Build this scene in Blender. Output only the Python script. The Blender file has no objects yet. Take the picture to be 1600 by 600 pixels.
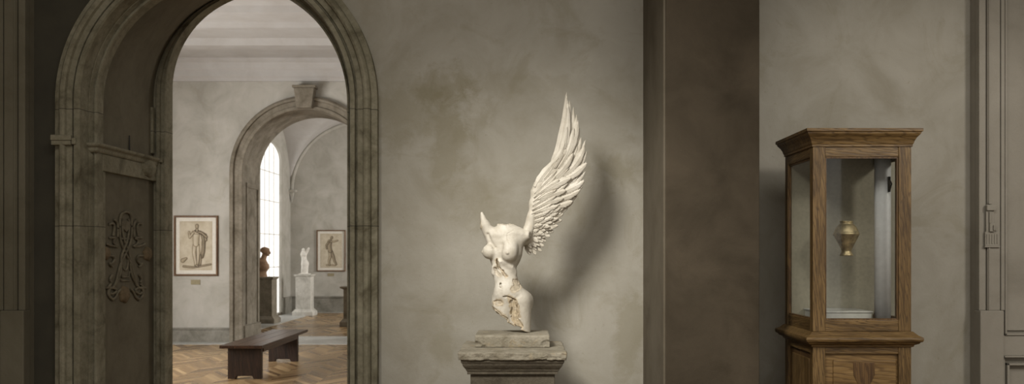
import bpy, math, random
import numpy as np
from mathutils import Vector
random.seed(7)
PI = math.pi
EYE = 1.55
F = 1440.0
VX, VY = 820.0, 395.0
SC = bpy.context.scene
COL = SC.collection

def PX(px, Y): return (px - VX) * Y / F
def PZ(py, Y): return EYE + (VY - py) * Y / F
def P(px, py, Y): return (PX(px, Y), Y, PZ(py, Y))

# ------------------------------------------------------------------ materials
def srgb(c):
    f = lambda v: v / 12.92 if v <= 0.04045 else ((v + 0.055) / 1.055) ** 2.4
    return tuple(f(x / 255.0) for x in c) + (1.0,)

class NT:
    def __init__(s, name):
        s.m = bpy.data.materials.new(name); s.m.use_nodes = True
        s.t = s.m.node_tree; s.n = s.t.nodes
        s.b = s.n['Principled BSDF']
        s.tc = s.n.new('ShaderNodeTexCoord')
    def link(s, a, b): s.t.links.new(a, b)
    def coords(s, scale=(1, 1, 1), rot=(0, 0, 0)):
        mp = s.n.new('ShaderNodeMapping'); mp.inputs['Scale'].default_value = scale
        mp.inputs['Rotation'].default_value = rot
        s.link(s.tc.outputs['Object'], mp.inputs['Vector']); return mp.outputs['Vector']
    def noise(s, scale, detail=6, rough=0.6, dist=0, vec=None):
        n = s.n.new('ShaderNodeTexNoise'); n.inputs['Scale'].default_value = scale
        n.inputs['Detail'].default_value = detail; n.inputs['Roughness'].default_value = rough
        n.inputs['Distortion'].default_value = dist
        s.link(vec if vec is not None else s.coords(), n.inputs['Vector']); return n.outputs['Fac']
    def ramp(s, fac, stops):
        r = s.n.new('ShaderNodeValToRGB'); e = r.color_ramp.elements
        e[0].position, e[0].color = stops[0]; e[1].position, e[1].color = stops[-1]
        for p, c in stops[1:-1]:
            k = e.new(p); k.color = c
        s.link(fac, r.inputs['Fac']); return r.outputs['Color']
    def mix(s, fac, a, b, mode='MIX'):
        m = s.n.new('ShaderNodeMix'); m.data_type = 'RGBA'; m.blend_type = mode
        for v, i in ((fac, 0), (a, 6), (b, 7)):
            if hasattr(v, 'links'): s.link(v, m.inputs[i])
            else: m.inputs[i].default_value = v
        return m.outputs[2]
    def math(s, op, a, b=None, c=None):
        m = s.n.new('ShaderNodeMath'); m.operation = op
        for v, i in ((a, 0), (b, 1), (c, 2)):
            if v is None: continue
            if hasattr(v, 'links'): s.link(v, m.inputs[i])
            else: m.inputs[i].default_value = v
        return m.outputs[0]
    def bump(s, h, strength, dist=0.01, normal=None):
        b = s.n.new('ShaderNodeBump'); b.inputs['Strength'].default_value = strength
        b.inputs['Distance'].default_value = dist; s.link(h, b.inputs['Height'])
        if normal is not None: s.link(normal, b.inputs['Normal'])
        return b.outputs['Normal']
    def done(s, col, rough=0.8, metal=0.0, normal=None, spec=None):
        if hasattr(col, 'links'): s.link(col, s.b.inputs['Base Color'])
        else: s.b.inputs['Base Color'].default_value = col
        if hasattr(rough, 'links'): s.link(rough, s.b.inputs['Roughness'])
        else: s.b.inputs['Roughness'].default_value = rough
        s.b.inputs['Metallic'].default_value = metal
        if spec is not None: s.b.inputs['Specular IOR Level'].default_value = spec
        if normal is not None: s.link(normal, s.b.inputs['Normal'])
        return s.m

def G(v): return (v, v, v, 1)

def plaster(name, base, light, dark, stain, blobs=(), cloud=2.2, amt=0.7, streak=0.35):
    """old plaster wall: cloudy tone, fine grain, ochre patches of damp"""
    t = NT(name)
    c = t.ramp(t.noise(cloud, 8, 0.62, 0.6), [(0.3, srgb(dark)), (0.5, srgb(base)), (0.72, srgb(light))])
    st = t.noise(2.1, 10, 0.68, 1.2)
    sm = t.ramp(st, [(0.55, G(0)), (0.66, G(1))])
    c = t.mix(t.math('MULTIPLY', sm, amt * 0.38), c, srgb(stain))
    pos = t.coords()
    sep = t.n.new('ShaderNodeSeparateXYZ'); t.link(pos, sep.inputs[0])
    edge = t.noise(5.5, 9, 0.7, 0.4)
    for (bx, bz, rx, rz, a) in blobs:
        dx = t.math('DIVIDE', t.math('SUBTRACT', sep.outputs[0], bx), rx)
        dz = t.math('DIVIDE', t.math('SUBTRACT', sep.outputs[2], bz), rz)
        d = t.math('SQRT', t.math('ADD', t.math('MULTIPLY', dx, dx), t.math('MULTIPLY', dz, dz)))
        d = t.math('ADD', d, t.math('MULTIPLY', t.math('SUBTRACT', edge, 0.5), 2.6))
        msk = t.ramp(d, [(0.45, G(1)), (0.62, G(0.55)), (0.95, G(0))])
        c = t.mix(t.math('MULTIPLY', msk, a), c, srgb(stain))
    sk = t.noise(1.0, 7, 0.6, 0.2, t.coords((9, 9, 0.9)))
    c = t.mix(t.math('MULTIPLY', t.ramp(sk, [(0.5, G(0)), (0.75, G(1))]), streak * 0.5), c, srgb(dark))
    sp = t.ramp(t.noise(38, 3, 0.5), [(0.7, G(0)), (0.76, G(1))])
    c = t.mix(t.math('MULTIPLY', sp, 0.25), c, srgb(stain))
    h = t.math('ADD', t.noise(55, 5, 0.7), t.math('MULTIPLY', t.noise(6, 8, 0.65), 1.6))
    return t.done(c, 0.92, 0, t.bump(h, 0.35, 0.006), 0.2)

def stone(name, base, light, dark, scale=6, bump=0.5, rough=0.85, spot=None, grain=60, bd=0.008, joints=()):
    t = NT(name)
    c = t.ramp(t.noise(scale, 9, 0.68, 0.5), [(0.32, srgb(dark)), (0.5, srgb(base)), (0.7, srgb(light))])
    c = t.mix(t.math('MULTIPLY', t.ramp(t.noise(scale * 6, 6, 0.7), [(0.35, G(1)), (0.55, G(0))]), 0.35), c, srgb(dark))
    if spot: c = t.mix(t.ramp(t.noise(scale * .7, 8, 0.7, 1.0), [(0.56, G(0)), (0.68, G(.7))]), c, srgb(spot))
    if joints:
        sep = t.n.new('ShaderNodeSeparateXYZ'); t.link(t.tc.outputs['Object'], sep.inputs[0])
        for z in joints:
            m_ = t.math('LESS_THAN', t.math('ABSOLUTE', t.math('SUBTRACT', sep.outputs[2], z)), .003)
            c = t.mix(t.math('MULTIPLY', m_, .7), c, srgb((50, 46, 36)))
    h = t.math('ADD', t.noise(grain, 5, 0.75), t.math('MULTIPLY', t.noise(scale * 2.5, 7, 0.7), 1.5))
    return t.done(c, rough, 0, t.bump(h, bump, bd), 0.25)

def wood(name, base, light, dark, axis=2, scale=1.0, rough=0.5, line=1.0):
    """grain runs along axis"""
    t = NT(name)
    s = [16.0 * scale] * 3; s[axis] = 1.4 * scale
    v = t.coords(tuple(s))
    g = t.noise(1.3, 6, 0.6, 1.6, v)
    s2 = [90.0 * scale] * 3; s2[axis] = 5.0 * scale
    f = t.noise(1.5, 4, 0.6, 0.5, t.coords(tuple(s2)))
    w = t.n.new('ShaderNodeTexWave'); w.wave_type = 'BANDS'; w.bands_direction = 'DIAGONAL'
    w.inputs['Scale'].default_value = 1.5; w.inputs['Distortion'].default_value = 9
    w.inputs['Detail'].default_value = 3; w.inputs['Detail Scale'].default_value = 1.2
    s3 = [24.0 * scale] * 3; s3[axis] = 3.4 * scale
    t.link(t.coords(tuple(s3)), w.inputs['Vector'])
    c = t.ramp(g, [(0.3, srgb(dark)), (0.5, srgb(base)), (0.72, srgb(light))])
    c = t.mix(t.math('MULTIPLY', t.ramp(w.outputs['Fac'], [(0.0, G(1)), (0.35, G(0))]), 0.65 * line), c, srgb(dark))
    c = t.mix(t.math('MULTIPLY', t.ramp(f, [(0.36, G(1)), (0.5, G(0))]), 0.55), c, srgb(dark))
    h = t.math('ADD', f, t.math('MULTIPLY', w.outputs['Fac'], .7))
    return t.done(c, rough, 0, t.bump(h, 0.35, 0.002), 0.4)

def plain(name, col, rough=0.6, metal=0.0, var=0.12, scale=30, bump=0.0, spec=None):
    t = NT(name)
    k = lambda f: tuple(max(0, min(255, x * f)) for x in col)
    c = t.ramp(t.noise(scale, 5, 0.6), [(0.3, srgb(k(1 - var))), (0.7, srgb(k(1 + var)))])
    nm = t.bump(t.noise(scale * 2, 5, 0.7), bump, 0.004) if bump else None
    return t.done(c, rough, metal, nm, spec)

M = {}
M['plaster'] = plaster('aged_plaster', (156, 151, 138), (166, 161, 149), (144, 138, 123), (122, 114, 88),
    blobs=((PX(692, 6.3), PZ(132, 6.3), .24, .20, .42), (PX(650, 6.3), PZ(180, 6.3), .5, .25, .28), (PX(700, 6.3), PZ(215, 6.3), .16, .55, .38),
           (PX(965, 6.3), PZ(270, 6.3), .22, .16, .4), (PX(630, 6.3), PZ(140, 6.3), .25, .4, .2),
           (PX(690, 6.3), PZ(540, 6.3), .10, .2, .32), (PX(985, 6.3), PZ(520, 6.3), .16, .4, .4),
           (PX(820, 6.3), PZ(130, 6.3), .5, .12, .18), (PX(760, 6.3), PZ(320, 6.3), .18, .3, .2)))
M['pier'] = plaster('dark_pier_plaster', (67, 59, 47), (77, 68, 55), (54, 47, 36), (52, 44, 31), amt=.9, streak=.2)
M['pier_lit_side'] = plaster('pier_lit_side_plaster', (96, 88, 74), (106, 98, 84), (84, 76, 62), (88, 78, 62), amt=.4, streak=.5)  # lighter copy of the pier plaster, with the side light put into its tone
M['plaster2'] = plaster('pale_gallery_plaster', (178, 174, 165), (190, 186, 178), (162, 158, 148), (150, 142, 122), amt=.6)
M['ceiling'] = plaster('ceiling_plaster', (186, 182, 178), (192, 189, 186), (180, 175, 170), (174, 168, 160), amt=.1, streak=.1)
M['paint'] = plaster('grey_panel_paint', (146, 140, 128), (154, 148, 136), (136, 130, 118), (108, 101, 86), amt=.3, streak=.4)
M['paint_dark'] = plaster('worn_brown_panel_paint', (104, 98, 82), (112, 106, 90), (92, 86, 70), (80, 74, 58), amt=.3, streak=.4)
M['arch'] = stone('weathered_arch_stone', (128, 122, 102), (146, 140, 120), (88, 82, 64), 5, .55, joints=(PZ(353, 6.2), PZ(170, 6.2)))
M['reveal'] = stone('reveal_panel_stone', (104, 97, 80), (112, 105, 88), (92, 85, 69), 3, .35)
M['arch2'] = stone('gallery_arch_stone', (130, 122, 108), (150, 142, 128), (100, 92, 78), 3, .4)
M['wainscot'] = stone('wainscot_stone', (134, 130, 120), (150, 146, 136), (104, 100, 90), 3, .3)
M['marble'] = stone('pale_marble_floor_band', (186, 186, 182), (204, 204, 200), (164, 164, 160), 4, .1, .35)
M['slab'] = stone('chipped_limestone', (142, 135, 118), (164, 156, 139), (114, 105, 87), 7, .55, .9, (150, 132, 100), 70, .012)
M['pedestal'] = stone('dark_pedestal_stone', (86, 79, 66), (102, 95, 81), (64, 57, 46), 6, .55, .85, (84, 76, 60))
M['oak'] = wood('oak_upright', (110, 86, 50), (132, 106, 66), (64, 46, 23), 2)
M['oak_x'] = wood('oak_crosswise', (110, 86, 50), (132, 106, 66), (64, 46, 23), 0)
M['oak_y'] = wood('oak_depthwise', (104, 81, 46), (126, 100, 61), (62, 45, 22), 1)
M['burl'] = wood('oak_panel_veneer', (124, 97, 57), (146, 118, 76), (82, 60, 32), 0, .55)
M['inlay'] = wood('dark_inlay_veneer', (102, 76, 44), (118, 92, 56), (66, 46, 26), 2, .7)
M['walnut'] = wood('dark_walnut', (68, 45, 30), (86, 58, 40), (36, 23, 15), 1, .6, .32)
M['walnut_z'] = wood('dark_walnut_upright', (50, 33, 22), (62, 42, 29), (28, 18, 12), 2, .6, .45)
M['frame_wood'] = wood('picture_frame_wood', (118, 88, 60), (140, 108, 76), (74, 52, 34), 2, 1)
M['brass'] = plain('aged_brass', (178, 162, 128), .48, .85, .25, 25, .25)
M['brass_dull'] = plain('dull_brass', (150, 132, 96), .6, .35, .12)
M['iron'] = plain('dark_iron', (40, 36, 30), .6, .5)
M['rosette'] = stone('ochre_relief_stone', (112, 96, 72), (124, 108, 84), (90, 78, 58), 14, .6)
M['relief'] = stone('relief_stone', (112, 104, 86), (126, 118, 98), (84, 76, 60), 12, .4)
M['lining'] = plain('grey_case_lining', (148, 142, 126), .9, 0, .05, 60)
M['riser'] = plain('white_riser_paint', (186, 184, 178), .6, 0, .04)
M['white'] = plain('reflection_white', (214, 214, 216), .6, 0, .03)  # for the tube that stands in for a pane reflection
M['statue_white'] = stone('white_plaster_cast', (226, 222, 214), (236, 232, 226), (200, 196, 186), 12, .2)
M['bust_dark'] = stone('brown_terracotta_bust', (146, 118, 94), (160, 134, 108), (116, 92, 70), 8, .3)
M['ped_grey'] = stone('pale_marble_plinth', (200, 197, 189), (214, 211, 203), (160, 156, 146), 3, .2, .6)
M['ped_dark'] = stone('grey_brown_plinth', (128, 120, 106), (142, 134, 120), (98, 92, 78), 5, .3)
M['card'] = plain('label_card', (146, 136, 108), .8, 0, .05)
M['mat'] = plain('cream_mount_board', (216, 211, 200), .9, 0, .03)

def marble_statue():
    t = NT('aged_white_marble')
    c = t.ramp(t.noise(9, 9, .6, .8), [(0.3, srgb((170, 162, 146))), (0.55, srgb((192, 185, 170))), (0.75, srgb((204, 198, 186)))])
    v = t.ramp(t.noise(13, 8, .65, 2.2), [(0.485, G(0)), (0.5, G(.6)), (0.515, G(0))])
    c = t.mix(t.math('MULTIPLY', v, .35), c, srgb((150, 130, 98)))
    a = t.n.new('ShaderNodeAttribute'); a.attribute_name = 'fracture'
    br = t.ramp(t.noise(45, 6, .7), [(0.35, srgb((136, 116, 86))), (0.65, srgb((192, 174, 142)))])
    m = t.math('MULTIPLY', t.math('MULTIPLY', a.outputs['Fac'], .8), t.ramp(t.noise(30, 5, .6), [(0.25, G(.45)), (0.5, G(1))]))
    c = t.mix(m, c, br)
    h = t.math('ADD', t.noise(90, 5, .7), t.math('MULTIPLY', t.noise(22, 6, .6), 1.5))
    return t.done(c, .55, 0, t.bump(h, .3, .003), .35)
M['marble_statue'] = marble_statue()

def glass_mat():
    m = bpy.data.materials.new('clear_case_glass'); m.use_nodes = True
    n = m.node_tree.nodes; n.clear()
    o = n.new('ShaderNodeOutputMaterial'); tr = n.new('ShaderNodeBsdfTransparent'); gl = n.new('ShaderNodeBsdfGlossy')
    tr.inputs[0].default_value = (.95, .955, .94, 1); gl.inputs['Roughness'].default_value = .03
    lw = n.new('ShaderNodeLayerWeight'); lw.inputs[0].default_value = .5
    pw_ = n.new('ShaderNodeMath'); pw_.operation = 'POWER'; pw_.inputs[1].default_value = 5
    fr = n.new('ShaderNodeMath'); fr.operation = 'MULTIPLY_ADD'; fr.inputs[1].default_value = .5; fr.inputs[2].default_value = .03
    m.node_tree.links.new(lw.outputs['Facing'], pw_.inputs[0]); m.node_tree.links.new(pw_.outputs[0], fr.inputs[0])
    mx = n.new('ShaderNodeMixShader'); L = m.node_tree.links
    L.new(fr.outputs[0], mx.inputs[0]); L.new(tr.outputs[0], mx.inputs[1]); L.new(gl.outputs[0], mx.inputs[2]); L.new(mx.outputs[0], o.inputs[0])
    return m
M['glass'] = glass_mat()

def emit(name, col, st):
    m = bpy.data.materials.new(name); m.use_nodes = True
    b = m.node_tree.nodes['Principled BSDF']
    b.inputs['Base Color'].default_value = (.8, .8, .8, 1)
    b.inputs['Emission Color'].default_value = col; b.inputs['Emission Strength'].default_value = st
    return m
M['daylight'] = emit('bright_daylit_window_glass', (1, .985, .95, 1), .8)

def parquet():
    t = NT('chevron_oak_parquet')
    sep = t.n.new('ShaderNodeSeparateXYZ'); t.link(t.coords(), sep.inputs[0])
    x, y = sep.outputs[0], sep.outputs[1]
    W, Pw = .62, .13
    u = t.math('DIVIDE', x, W); cu = t.math('FLOOR', u); fu = t.math('SUBTRACT', u, cu)
    tri = t.math('ABSOLUTE', t.math('SUBTRACT', fu, .5))
    v = t.math('DIVIDE', t.math('ADD', y, t.math('MULTIPLY', tri, W * 1.6)), Pw)
    cv = t.math('FLOOR', v); fv = t.math('SUBTRACT', v, cv)
    side = t.math('FLOOR', t.math('MULTIPLY', u, 2.0))
    cmb = t.n.new('ShaderNodeCombineXYZ'); t.link(side, cmb.inputs[0]); t.link(cv, cmb.inputs[1])
    wn = t.n.new('ShaderNodeTexWhiteNoise'); t.link(cmb.outputs[0], wn.inputs['Vector'])
    c = t.ramp(wn.outputs['Value'], [(0.0, srgb((112, 88, 60))), (0.5, srgb((148, 120, 84))), (1.0, srgb((186, 158, 118)))])
    c = t.mix(t.math('MULTIPLY', t.noise(14, 5, .6), .35), c, srgb((96, 70, 44)))
    gap = t.math('LESS_THAN', fv, .05)
    c = t.mix(t.math('MULTIPLY', gap, .6), c, srgb((60, 42, 28)))
    r = t.math('ADD', t.math('MULTIPLY', wn.outputs['Value'], .12), .24)
    return t.done(c, r, 0, t.bump(t.math('ADD', t.noise(3, 4, .5), t.math('MULTIPLY', gap, -.5)), .08, .01), .5)
M['parquet'] = parquet()

# ------------------------------------------------------------------ mesh helpers
class MB:
    def __init__(s): s.v = []; s.f = []
    def add(s, vs, fs):
        o = len(s.v); s.v += [tuple(v) for v in vs]; s.f += [tuple(i + o for i in f) for f in fs]; return s
    def box(s, x0, x1, y0, y1, z0, z1):
        return s.add([(x0, y0, z0), (x1, y0, z0), (x1, y1, z0), (x0, y1, z0), (x0, y0, z1), (x1, y0, z1), (x1, y1, z1), (x0, y1, z1)],
                     [(0, 3, 2, 1), (4, 5, 6, 7), (0, 1, 5, 4), (1, 2, 6, 5), (2, 3, 7, 6), (3, 0, 4, 7)])
    def rectloft(s, cx0, cx1, cy0, cy1, prof, caps=True):
        """prof: list of (overhang, z): rectangular rings stacked along z"""
        vs = []
        for o, z in prof: vs += [(cx0 - o, cy0 - o, z), (cx1 + o, cy0 - o, z), (cx1 + o, cy1 + o, z), (cx0 - o, cy1 + o, z)]
        fs = []
        for i in range(len(prof) - 1):
            a = i * 4
            for k in range(4): fs.append((a + k, a + (k + 1) % 4, a + 4 + (k + 1) % 4, a + 4 + k))
        if caps: fs += [(3, 2, 1, 0), tuple(len(vs) - 4 + k for k in range(4))]
        return s.add(vs, fs)
    def lathe(s, cx, cy, prof, n=40, flute=None):
        vs = []
        for j, (r, z) in enumerate(prof):
            for k in range(n):
                a = 2 * PI * k / n
                rr = r * (1 + (flute(j, a) if flute else 0))
                vs.append((cx + rr * math.cos(a), cy + rr * math.sin(a), z))
        fs = []
        for i in range(len(prof) - 1):
            for k in range(n):
                fs.append((i * n + k, i * n + (k + 1) % n, (i + 1) * n + (k + 1) % n, (i + 1) * n + k))
        fs.append(tuple(range(n))[::-1]); fs.append(tuple((len(prof) - 1) * n + k for k in range(n)))
        return s.add(vs, fs)
    def tube(s, pts, r, n=8, closed=False):
        pts = [Vector(p) for p in pts]; m = len(pts); vs = []
        rs = r if isinstance(r, (list, tuple)) else [r] * m
        ref = None
        for i, p in enumerate(pts):
            a = pts[(i - 1) % m] if (closed or i > 0) else p
            b = pts[(i + 1) % m] if (closed or i < m - 1) else p
            d = (b - a).normalized()
            if ref is None: ref = Vector((0, 0, 1)) if abs(d.z) < .9 else Vector((1, 0, 0))
            u = d.cross(ref).normalized() if d.cross(ref).length > 1e-4 else d.orthogonal().normalized()
            w = d.cross(u)
            ref = w.cross(d) if False else ref
            for k in range(n):
                t = 2 * PI * k / n; vs.append(p + rs[i] * (math.cos(t) * u + math.sin(t) * w))
        fs = []
        for i in range(m if closed else m - 1):
            j = (i + 1) % m
            for k in range(n): fs.append((i * n + k, i * n + (k + 1) % n, j * n + (k + 1) % n, j * n + k))
        if not closed: fs += [tuple(range(n))[::-1], tuple((m - 1) * n + k for k in range(n))]
        return s.add(vs, fs)
    def prism(s, poly, fn, d0, d1):
        """poly: 2-D outline; fn(u, v, d) -> point; closed slab from d0 to d1"""
        n = len(poly)
        return s.add([fn(u, v, d0) for u, v in poly] + [fn(u, v, d1) for u, v in poly],
                     [tuple(range(n))[::-1], tuple(range(n, 2 * n))] + [(i, (i + 1) % n, n + (i + 1) % n, n + i) for i in range(n)])

def worldloc(o):
    v = Vector((0, 0, 0))
    while o is not None: v += o.location; o = o.parent
    return v

def obj(name, mb, mat, parent=None, origin=None, bev=0, smooth=False, seg=2, fix=True):
    me = bpy.data.meshes.new(name)
    base = worldloc(parent) if parent else Vector(origin or (0, 0, 0))
    me.from_pydata([tuple(Vector(v) - base) for v in mb.v], [], mb.f)
    if fix:
        import bmesh
        bm = bmesh.new(); bm.from_mesh(me); bmesh.ops.recalc_face_normals(bm, faces=bm.faces); bm.to_mesh(me); bm.free()
    me.update()
    me.materials.append(mat)
    o = bpy.data.objects.new(name, me); COL.objects.link(o)
    if parent: o.parent = parent
    elif origin: o.location = origin
    if smooth: me.polygons.foreach_set('use_smooth', [True] * len(me.polygons))
    if bev:
        b = o.modifiers.new('bevel', 'BEVEL'); b.width = bev; b.segments = seg; b.limit_method = 'ANGLE'; b.angle_limit = math.radians(35)
    return o

def thing(name, label, cat, loc, group=None):
    o = bpy.data.objects.new(name, None); o.empty_display_size = .1; COL.objects.link(o); o.location = loc
    return tag(o, label, cat, group)
def tag(o, label, cat, group=None):
    o['label'] = label; o['category'] = cat
    if group: o['group'] = group
    return o
def struct(name, mb, mat, bev=0, smooth=False):
    o = obj(name, mb, mat, None, None, bev, smooth); o['kind'] = 'structure'; return o

def arch_path(cx, r, cz, z0, n=40, zj=None, sq=1.0):
    pts = [(cx - r, z0)]
    if zj: pts += [(cx - r, z) for z in zj]
    for i in range(n + 1):
        a = PI - PI * i / n; pts.append((cx + r * math.cos(a), cz + sq * r * math.sin(a)))
    if zj: pts += [(cx + r, z) for z in reversed(zj)]
    pts.append((cx + r, z0)); return pts

def sweep_arch(mb, prof, cx, z0, n=56):
    """prof: (r, y, cz) polyline swept round an arch with straight jambs"""
    rings = [[(x, y, z) for x, z in arch_path(cx, r, cz, z0, n)] for r, y, cz in prof]
    m = len(rings[0]); vs = [p for rg in rings for p in rg]; fs = []
    for i in range(len(rings) - 1):
        for k in range(m - 1): fs.append((i * m + k, i * m + k + 1, (i + 1) * m + k + 1, (i + 1) * m + k))
    return mb.add(vs, fs)

def arch_wall(mb, u0, u1, z0, z1, cu, r, cz, fn, d0, d1, n=48, sq=1.0):
    """solid wall with an arched opening down to the floor: two jamb blocks and a strip above, one mesh"""
    path = arch_path(cu, r, cz, z0, n, None, sq)
    # matching outer points
    outer = []
    for (u, z) in path:
        if z <= cz + 1e-6 and abs(abs(u - cu) - r) < 1e-6: outer.append((u0 if u < cu else u1, z))
        else:
            a = math.atan2(z - cz, u - cu)
            # hit rectangle
            du, dz = math.cos(a), math.sin(a)
            ts = []
            if dz > 1e-6: ts.append((z1 - cz) / dz)
            if du > 1e-6: ts.append((u1 - cu) / du)
            if du < -1e-6: ts.append((u0 - cu) / du)
            t = min(ts); outer.append((cu + du * t, cz + dz * t))
    # corners are added by splitting the strip there
    pin, pout = [], []
    for i in range(len(path)):
        pin.append(path[i]); pout.append(outer[i])
        if i < len(path) - 1:
            a, b = outer[i], outer[i + 1]
            if (abs(a[0] - u0) < 1e-6 and abs(b[1] - z1) < 1e-6 and abs(a[1] - z1) > 1e-6 and abs(b[0] - u0) > 1e-6):
                pin.append(path[i]); pout.append((u0, z1))
            if (abs(a[1] - z1) < 1e-6 and abs(b[0] - u1) < 1e-6 and abs(a[0] - u1) > 1e-6 and abs(b[1] - z1) > 1e-6):
                pin.append(path[i]); pout.append((u1, z1))
    m = len(pin)
    vs = [fn(u, z, d0) for u, z in pin] + [fn(u, z, d0) for u, z in pout] + [fn(u, z, d1) for u, z in pin] + [fn(u, z, d1) for u, z in pout]
    fs = []
    for k in range(m - 1):
        if pin[k] != pin[k + 1]:
            fs += [(k, k + 1, m + k + 1, m + k), (2 * m + k, 3 * m + k, 3 * m + k + 1, 2 * m + k + 1), (k, 2 * m + k, 2 * m + k + 1, k + 1)]
        else: fs += [(k, m + k + 1, m + k), (2 * m + k, 3 * m + k, 3 * m + k + 1)]
        fs.append((m + k, m + k + 1, 3 * m + k + 1, 3 * m + k))
    fs += [(0, m, 3 * m, 2 * m), (m - 1, 3 * m - 1, 4 * m - 1, 2 * m - 1)]
    return mb.add(vs, fs)

# ------------------------------------------------------------------ signed distance sculpting
_rng = np.random.RandomState(11); _LAT = _rng.rand(32, 32, 32).astype(np.float32)
def vnoise(p):
    i = np.floor(p).astype(np.int64); f = p - i; f = f * f * (3 - 2 * f); i &= 31; j = (i + 1) & 31
    x0, y0, z0 = i[..., 0], i[..., 1], i[..., 2]; x1, y1, z1 = j[..., 0], j[..., 1], j[..., 2]
    fx, fy, fz = f[..., 0], f[..., 1], f[..., 2]; L = _LAT
    a = L[x0, y0, z0] * (1 - fx) + L[x1, y0, z0] * fx; b = L[x0, y1, z0] * (1 - fx) + L[x1, y1, z0] * fx
    c = L[x0, y0, z1] * (1 - fx) + L[x1, y0, z1] * fx; d = L[x0, y1, z1] * (1 - fx) + L[x1, y1, z1] * fx
    return ((a * (1 - fy) + b * fy) * (1 - fz) + (c * (1 - fy) + d * fy) * fz) * 2 - 1
def fbm(p, o=4):
    s = 0; a = 1.0; t = 0
    for k in range(o): s = s + a * vnoise(p * (2 ** k) + k * 7.3); t += a; a *= .55
    return s / t
def ell(p, c, r):
    q = p - np.array(c); r = np.array(r, float)
    k0 = np.linalg.norm(q / r, axis=-1); k1 = np.linalg.norm(q / (r * r), axis=-1) + 1e-9
    return k0 * (k0 - 1) / k1
def cone(p, a, b, ra, rb, flat=None):
    a = np.array(a, float); b = np.array(b, float); ab = b - a
    t = np.clip(((p - a) @ ab) / (ab @ ab), 0, 1)
    d = p - (a + t[..., None] * ab)
    if flat: d = d / np.array(flat)
    return np.linalg.norm(d, axis=-1) - (ra + (rb - ra) * t)
def poly_d(p, pts, r0, r1=None):
    d = None
    n = len(pts) - 1; r1 = r0 if r1 is None else r1
    for i in range(n):
        e = cone(p, pts[i], pts[i + 1], r0 + (r1 - r0) * i / n, r0 + (r1 - r0) * (i + 1) / n)
        d = e if d is None else np.minimum(d, e)
    return d
def smin(a, b, k):
    h = np.clip(.5 + .5 * (b - a) / k, 0, 1); return b * (1 - h) + a * h - k * h * (1 - h)
def smax(a, b, k): return -smin(-a, -b, k)
def rbox(p, c, h, r):
    q = np.abs(p - np.array(c)) - (np.array(h) - r)
    return np.linalg.norm(np.maximum(q, 0), axis=-1) + np.minimum(q.max(-1), 0) - r

def nets(fn, lo, hi, step):
    lo = np.array(lo, float); hi = np.array(hi, float)
    n = np.ceil((hi - lo) / step).astype(int) + 1
    ax = [lo[i] + step * np.arange(n[i]) for i in range(3)]
    g = np.stack(np.meshgrid(*ax, indexing='ij'), -1).astype(np.float32)
    V = np.empty(tuple(n), np.float32)
    for i in range(0, n[0], 16): V[i:i + 16] = fn(g[i:i + 16])
    S = V < 0
    cs = tuple(n - 1); cnt = np.zeros(cs, np.float32); acc = np.zeros(cs + (3,), np.float32)
    corners = [(a, b, c) for a in (0, 1) for b in (0, 1) for c in (0, 1)]
    def sl(c): return tuple(slice(c[k], n[k] - 1 + c[k]) for k in range(3))
    for a in corners:
        for k in range(3):
            if a[k]: continue
            b = list(a); b[k] = 1; b = tuple(b)
            va, vb = V[sl(a)], V[sl(b)]; m = (S[sl(a)] != S[sl(b)])
            t = np.where(m, va / np.where(m, va - vb, 1), 0)
            for q in range(3): acc[..., q] += np.where(m, a[q] + (t if q == k else 0), 0)
            cnt += m
    act = cnt > 0; idx = -np.ones(cs, int); idx[act] = np.arange(act.sum())
    cell = np.argwhere(act); vs = lo + step * (cell + acc[act] / cnt[act][:, None])
    faces = []
    for k in range(3):
        o1, o2 = (k + 1) % 3, (k + 2) % 3
        sa = [slice(None)] * 3; sb = [slice(None)] * 3; sa[k] = slice(0, n[k] - 1); sb[k] = slice(1, n[k])
        m = S[tuple(sa)] != S[tuple(sb)]; e = np.argwhere(m)
        e = e[(e[:, o1] > 0) & (e[:, o2] > 0) & (e[:, o1] < n[o1] - 1) & (e[:, o2] < n[o2] - 1)]
        ins = S[e[:, 0], e[:, 1], e[:, 2]]
        q = []
        for d1, d2 in ((0, 0), (1, 0), (1, 1), (0, 1)):
            c = e.copy(); c[:, o1] -= d1; c[:, o2] -= d2; q.append(idx[c[:, 0], c[:, 1], c[:, 2]])
        q = np.stack(q, 1); q[~ins] = q[~ins][:, ::-1]
        faces.append(q)
    fs = np.concatenate(faces); fs = fs[(fs >= 0).all(1)]
    return vs, fs

def np_obj(name, vs, fs, mat, parent=None, origin=None, attr=None, smooth=True):
    me = bpy.data.meshes.new(name)
    base = np.array(worldloc(parent) if parent else (origin or (0, 0, 0)))
    me.from_pydata((vs - base).tolist(), [], fs.tolist()); me.update()
    if attr is not None:
        a = me.attributes.new('fracture', 'FLOAT', 'POINT'); a.data.foreach_set('value', attr.astype(np.float32))
    if smooth: me.polygons.foreach_set('use_smooth', [True] * len(me.polygons))
    me.materials.append(mat)
    o = bpy.data.objects.new(name, me); COL.objects.link(o)
    if parent: o.parent = parent
    elif origin is not None: o.location = origin
    return o

# ------------------------------------------------------------------ SETTING
YW = 6.3         # wall behind the statue
YC = 7.40        # rear order of the near arch
YB = 7.50        # rear face of that wall
CX = PX(335, 6.2); CZ = EYE + 239 / 232.26
fnXZ = lambda u, z, d: (u, d, z)
fnYZ = lambda u, z, d: (d, u, z)

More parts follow.
